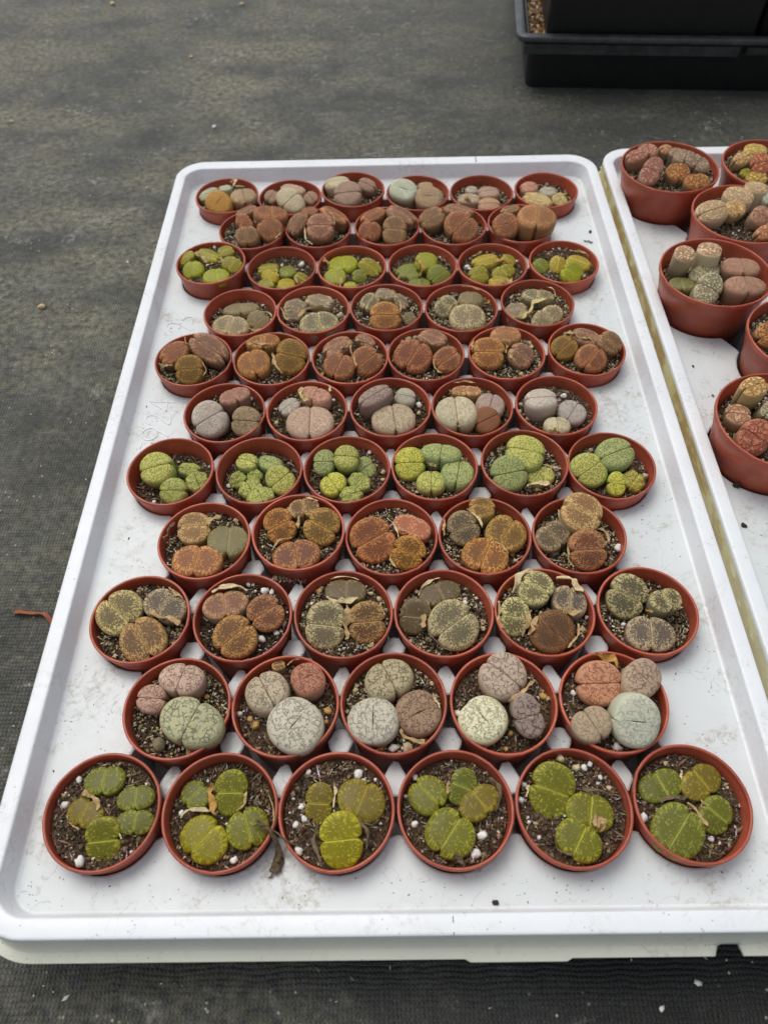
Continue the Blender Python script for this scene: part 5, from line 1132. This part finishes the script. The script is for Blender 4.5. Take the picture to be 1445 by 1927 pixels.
def box_grit(x0, x1, y0, y1, n, seed):
    rnd = random.Random(seed); V = []; F = []; Cc = []
    for k in range(n):
        x, y = rnd.uniform(x0, x1), rnd.uniform(y0, y1); s = rnd.uniform(.8, 2.6)
        col = rnd.choice([(70,50,34), (120,80,50), (196,168,120), (220,206,176), (150,110,70), (52,40,30)]); lc = srgb(col)+(1,)
        M = Matrix.Rotation(rnd.random()*6.28, 3, 'Z') @ Matrix.Rotation(rnd.random()*3, 3, 'X'); b = len(V)
        for v in OCT_V:
            q = M @ Vector(v)*s*rnd.uniform(.7, 1.2); V.append(((q.x+x)*MM, (q.y+y)*MM, (q.z+45.5)*MM)); Cc.extend(lc)
        F.extend(tuple(b+i for i in f) for f in OCT_F)
    me = mesh('bark_grit', V, F, False); ca = me.color_attributes.new('col', 'FLOAT_COLOR', 'POINT'); ca.data.foreach_set('color', Cc); me.materials.append(M_GRAIN)
    return me
link_obj('bark_grit', box_grit(18, 36, 10, 200, 900, 3), None, bt, kind='stuff')
link_obj('bark_grit', box_grit(190, 400, 12, 34, 1500, 4), None, bt, kind='stuff')
for (x0, x1, y0, lab) in ((31, 262, 13, 'tall black square pot filling the left of the black tray'), (266, 440, 34, 'tall black square pot to the right inside the black tray')):
    sp = thing('square_pot', lab, 'plant pot', bt.matrix_basis @ Vector(((x0+x1)/2*MM, (y0+88)*MM, 44.5*MM)), 'black square pots in the black tray'); sp.rotation_euler.z = bt.rotation_euler.z
    hw = (x1-x0)/2
    rbox('pot_wall', -hw, hw, -88, 88, 0, 88, M_BLACK, sp, 3, 6, True)
    rbox('pot_rim', -hw-2, hw+2, -90, -86.5, 82, 89, M_BLACKG, sp, 0)

# ------------------------------------------------------------------ loose things
def wpts(l): return [P(*q) for q in l]
def root_mesh():
    import bmesh
    pts = [(-65,88,-2.2,.5), (-61.5,85.5,1.6,.8), (-58.2,83.2,1.8,1.0), (-56.4,80.2,-.8,1.0), (-55.0,77.6,-6,1.1), (-54.7,75.2,-9.2,1.6), (-55.6,72.2,-10.4,2.2), (-56.6,69.4,-10.6,2.3), (-57.4,67.4,-10.9,1.6)]
    V = []; F = []; K = 12; n = 48
    for i in range(n):
        t = i/(n-1)*(len(pts)-1); a = min(int(t), len(pts)-2); f = t-a; q = [pts[a][k]*(1-f)+pts[a+1][k]*f for k in range(4)]
        d = Vector([pts[a+1][k]-pts[a][k] for k in range(3)]).normalized(); s_ = d.cross(Vector((0, 0, 1))).normalized(); u = s_.cross(d)
        for k in range(K):
            an = 2*math.pi*k/K; r = q[3]*(1+.35*math.sin(3*an+t*1.6)+.45*mnoise.noise(Vector((math.cos(an)*1.3, math.sin(an)*1.3, i*.42))))
            w_ = Vector(q[:3])+s_*r*math.cos(an)+u*r*.8*math.sin(an); V.append(P(*w_))
    for i in range(n-1):
        for k in range(K): F.append((i*K+k, i*K+(k+1) % K, (i+1)*K+(k+1) % K, (i+1)*K+k))
    F.append(tuple(range(K))[::-1]); F.append(tuple((n-1)*K+k for k in range(K)))
    return mesh('dried_root', V, F)
dr = thing('dried_root', 'withered grey root hanging over the rims between the second and third nearest pots', 'root', P(-57, 76, -11))
link_obj('root_body', root_mesh(), M_ROOT, dr).matrix_parent_inverse = Matrix.Translation(-P(-57, 76, -11))
for k_, fp in enumerate(([(-58.5,83.5,2.2),(-55,82.2,2.4),(-51,79.3,1.6),(-47,77.5,-1.5),(-43.5,77.2,-3.6)], [(-61,85.4,2.2),(-63.4,87.8,1.2),(-66,88.4,-1.2)], [(-60.6,85.2,2.6),(-64,86.2,1.4),(-66.5,86,-1.6)], [(-57.4,67.6,-10.8),(-58.2,66.2,-11.4),(-59.6,65.6,-11.8)])):
    link_obj('root_fibre', ribbon('root_fibre', wpts(fp), .0009, .0006, 30+k_, True, .3), M_ROOT, dr).matrix_parent_inverse = Matrix.Translation(-P(-57, 76, -11))
tag(link_obj('plant_fibre', ribbon('plant_fibre', wpts([(-60.5,100,.6),(-57.6,93,.9),(-57.0,88,1.0),(-57.6,84.5,.8)]), .0007, .0005, 9, True, .3), M_HUSK['t']), 'thin pale fibre lying along the rim of the second nearest pot', 'fibre')
strip = ribbon('bark_strip', [P(*q) for q in ((-241,228.2,-52.8),(-231,228,-52.3),(-222.6,226.8,-52.0),(-215.6,222,-52.8),(-211,217.5,-53.2))], .0034, .0009, 2, False, .18, 22)
tag(link_obj('bark_strip', strip, M_STRIP), 'orange brown strip of bark lying on the dark ground by the left tray edge', 'bark strip')
def crumb(name, x, y, z, s, sq, mat, lab, cat, seed, group=None):
    me = lump(name, s*MM, seed, sq, .4); me.materials.append(mat); o = link_obj(name, me); o.location = P(x, y, z); o.rotation_euler.z = seed*1.3
    return tag(o, lab, cat, group)
crumb('seed_husk', 44.4, 54.3, -11.7, 1.5, (.65, 1.15, .55), M_DIRT, 'dark brown seed husk on the tray below the fourth nearest pot', 'seed', 1)
crumb('soil_crumb', 215.2, 258.9, -11.6, 1.9, (1, .8, .6), M_DIRT, 'dark soil crumb on the right tray well in front of its nearest pot', 'soil crumb', 2)
crumb('soil_crumb', 219.2, 289.5, -11.2, 2.2, (.8, 1, .8), M_DIRT, 'dark soil crumb touching the foot of the nearest pot on the right tray', 'soil crumb', 3)
crumb('soil_crumb', 225.5, 369.1, -12, 1.1, (1, .6, .5), M_STONE['k'], 'small tan crumb left of the rim of the nearest right tray pot', 'soil crumb', 4)
crumb('soil_crumb', 219.1, 398.5, -12, 1.3, (.5, 1, .5), M_DIRT, 'tiny dark crumb on the bare white middle of the right tray', 'soil crumb', 5)
tag(link_obj('twig', ribbon('twig', wpts([(165.5,550.5,-11.8),(169,549.3,-11.6),(172.6,547.6,-11.9)]), .0012, .0009, 3, True, .3), M_HUSK['k']), 'short grey twig on the white tray beyond the last red brown pots', 'twig')
crumb('leaf_bit', 173.1, 563.4, -11.8, 1.7, (1.3, .6, .35), M_DIRT, 'small dark leaf bit lying beside the far right inner wall', 'leaf bit', 6)
def heap(name, cx, cy, rx, ry, n, z, seed, pal='grit', hgt=2.5, rot=0):
    rnd = random.Random(seed); V = []; F = []; Cc = []
    for k in range(n):
        a = rnd.random()*6.28; q_ = rnd.random()**.6; x0, y0 = rx*q_*math.cos(a), ry*q_*math.sin(a)
        x = cx+x0*math.cos(rot)-y0*math.sin(rot); y = cy+x0*math.sin(rot)+y0*math.cos(rot)
        s = rnd.uniform(.35, 1.0); col = rnd.choice([p_[0] for p_ in PAL[pal]]); lc = srgb(col)+(1,)
        M = Matrix.Rotation(rnd.random()*6.28, 3, 'Z') @ Matrix.Rotation(rnd.random()*3, 3, 'X'); b = len(V); zz = z+.3+hgt*(1-q_)*rnd.random()
        sc = (s*rnd.choice((1, 1, 2.2)), s*.6, s*.5)
        for v in OCT_V:
            w_ = M @ Vector((v[0]*sc[0], v[1]*sc[1], v[2]*sc[2])); V.append(P(w_.x+x, w_.y+y, w_.z+zz)); Cc.extend(lc)
        F.extend(tuple(b+i for i in f) for f in OCT_F)
    me = mesh(name, V, F, False); ca = me.color_attributes.new('col', 'FLOAT_COLOR', 'POINT'); ca.data.foreach_set('color', Cc); me.materials.append(M_GRAIN)
    return me
for a in ((-60.5, 226.5, 10, 3.2, 260, -12.5, 3, 'spilled clump of dark soil behind the second and third pots, third row', -.1),
          (39.0, 423.5, 4.5, 2.5, 120, -10.5, 5, 'gritty soil spilled between the third and fourth pots, eighth row from front', .8)):
    o = link_obj('spilled_soil', heap('spilled_soil', a[0], a[1], a[2], a[3], a[4], a[5], a[6], 'grit', 2.2, a[8])); o['kind'] = 'stuff'; o['label'] = a[7]
# scattered crumbs on the decks, one uncountable sprinkle each
def sprinkle(name, boxes, z, n, seed, smin, smax, cols, avoid):
    rnd = random.Random(seed); V = []; F = []; Cc = []
    for k in range(n):
        bx = rnd.choice(boxes); x, y = rnd.uniform(bx[0], bx[1]), rnd.uniform(bx[2], bx[3])
        if avoid and any(math.hypot(x-q[2], y-q[3]) < q_r for q, q_r in avoid): continue
        s = rnd.uniform(smin, smax)*(1 if rnd.random() < .85 else 1.8); lc = srgb(rnd.choice(cols))+(1,); M = Matrix.Rotation(rnd.random()*6.28, 3, 'Z'); b = len(V)
        sc = (s*rnd.uniform(.8, 2.0), s*.7, s*.4)
        for v in OCT_V:
            w_ = M @ Vector((v[0]*sc[0], v[1]*sc[1], v[2]*sc[2]))*rnd.uniform(.8, 1.2); V.append(P(w_.x+x, w_.y+y, w_.z+z+s*.2)); Cc.extend(lc)
        F.extend(tuple(b+i for i in f) for f in OCT_F)
    me = mesh(name, V, F, False); ca = me.color_attributes.new('col', 'FLOAT_COLOR', 'POINT'); ca.data.foreach_set('color', Cc); me.materials.append(M_GRAIN)
    return me
av = [(q, 28) for q in main]
dcol = [(60,52,42), (90,78,60), (120,104,80), (70,66,58), (150,132,100)]
o = link_obj('tray_dirt', sprinkle('tray_dirt', [(-174, 174, 54, 66), (-174, -150, 54, 640), (150, 174, 54, 640), (-174, 174, 54, 640)], -12.5, 300, 1, .15, .4, dcol, av)); o['kind'] = 'stuff'
o = link_obj('tray_dirt', sprinkle('tray_dirt', [(212, 250, 150, 640)], -12.5, 60, 2, .15, .45, dcol, [(q, 37) for q in side])); o['kind'] = 'stuff'
gcol = [(200,196,186), (170,164,150), (222,220,214), (140,132,112), (104,98,84)]
o = link_obj('ground_gravel', sprinkle('ground_gravel', [(-420, 420, -40, 36), (-420, -196, 0, 900), (-500, 600, 680, 1150)], -GZ, 520, 3, .3, .8, gcol, [])); o['kind'] = 'stuff'
for i, (x, y, s, lab) in enumerate(((-188.7, 833, 2.6, 'lone whitish pebble on the dark ground beyond the far left tray corner'),
      (-238.7, 1006, 2.6, 'pale pebble high up on the ground between the photo top and the tray'), (-301, 530, 3.4, 'cream pebble on the ground left of the main tray'),
      (-371, 1172, 4.0, 'pale pebble at the top left corner of the ground'), (141.8, 25, 1.7, 'white pebble on the ground in front of the right tray end'),
      (122.5, 15, 1.5, 'white pebble nearest the bottom edge of the photo'), (-420, 855, 2.4, 'small pebble on the ground at the left photo edge'), (-191.8, 1160, 3.4, 'pale pebble on the ground at the top photo edge'))):
    crumb('pebble', x, y, -GZ+s*.35, s, (1, .8, .6), M_STONE['w' if i in (0, 4, 5) else 'c'], lab, 'pebble', 20+i, 'loose pebbles on the ground')
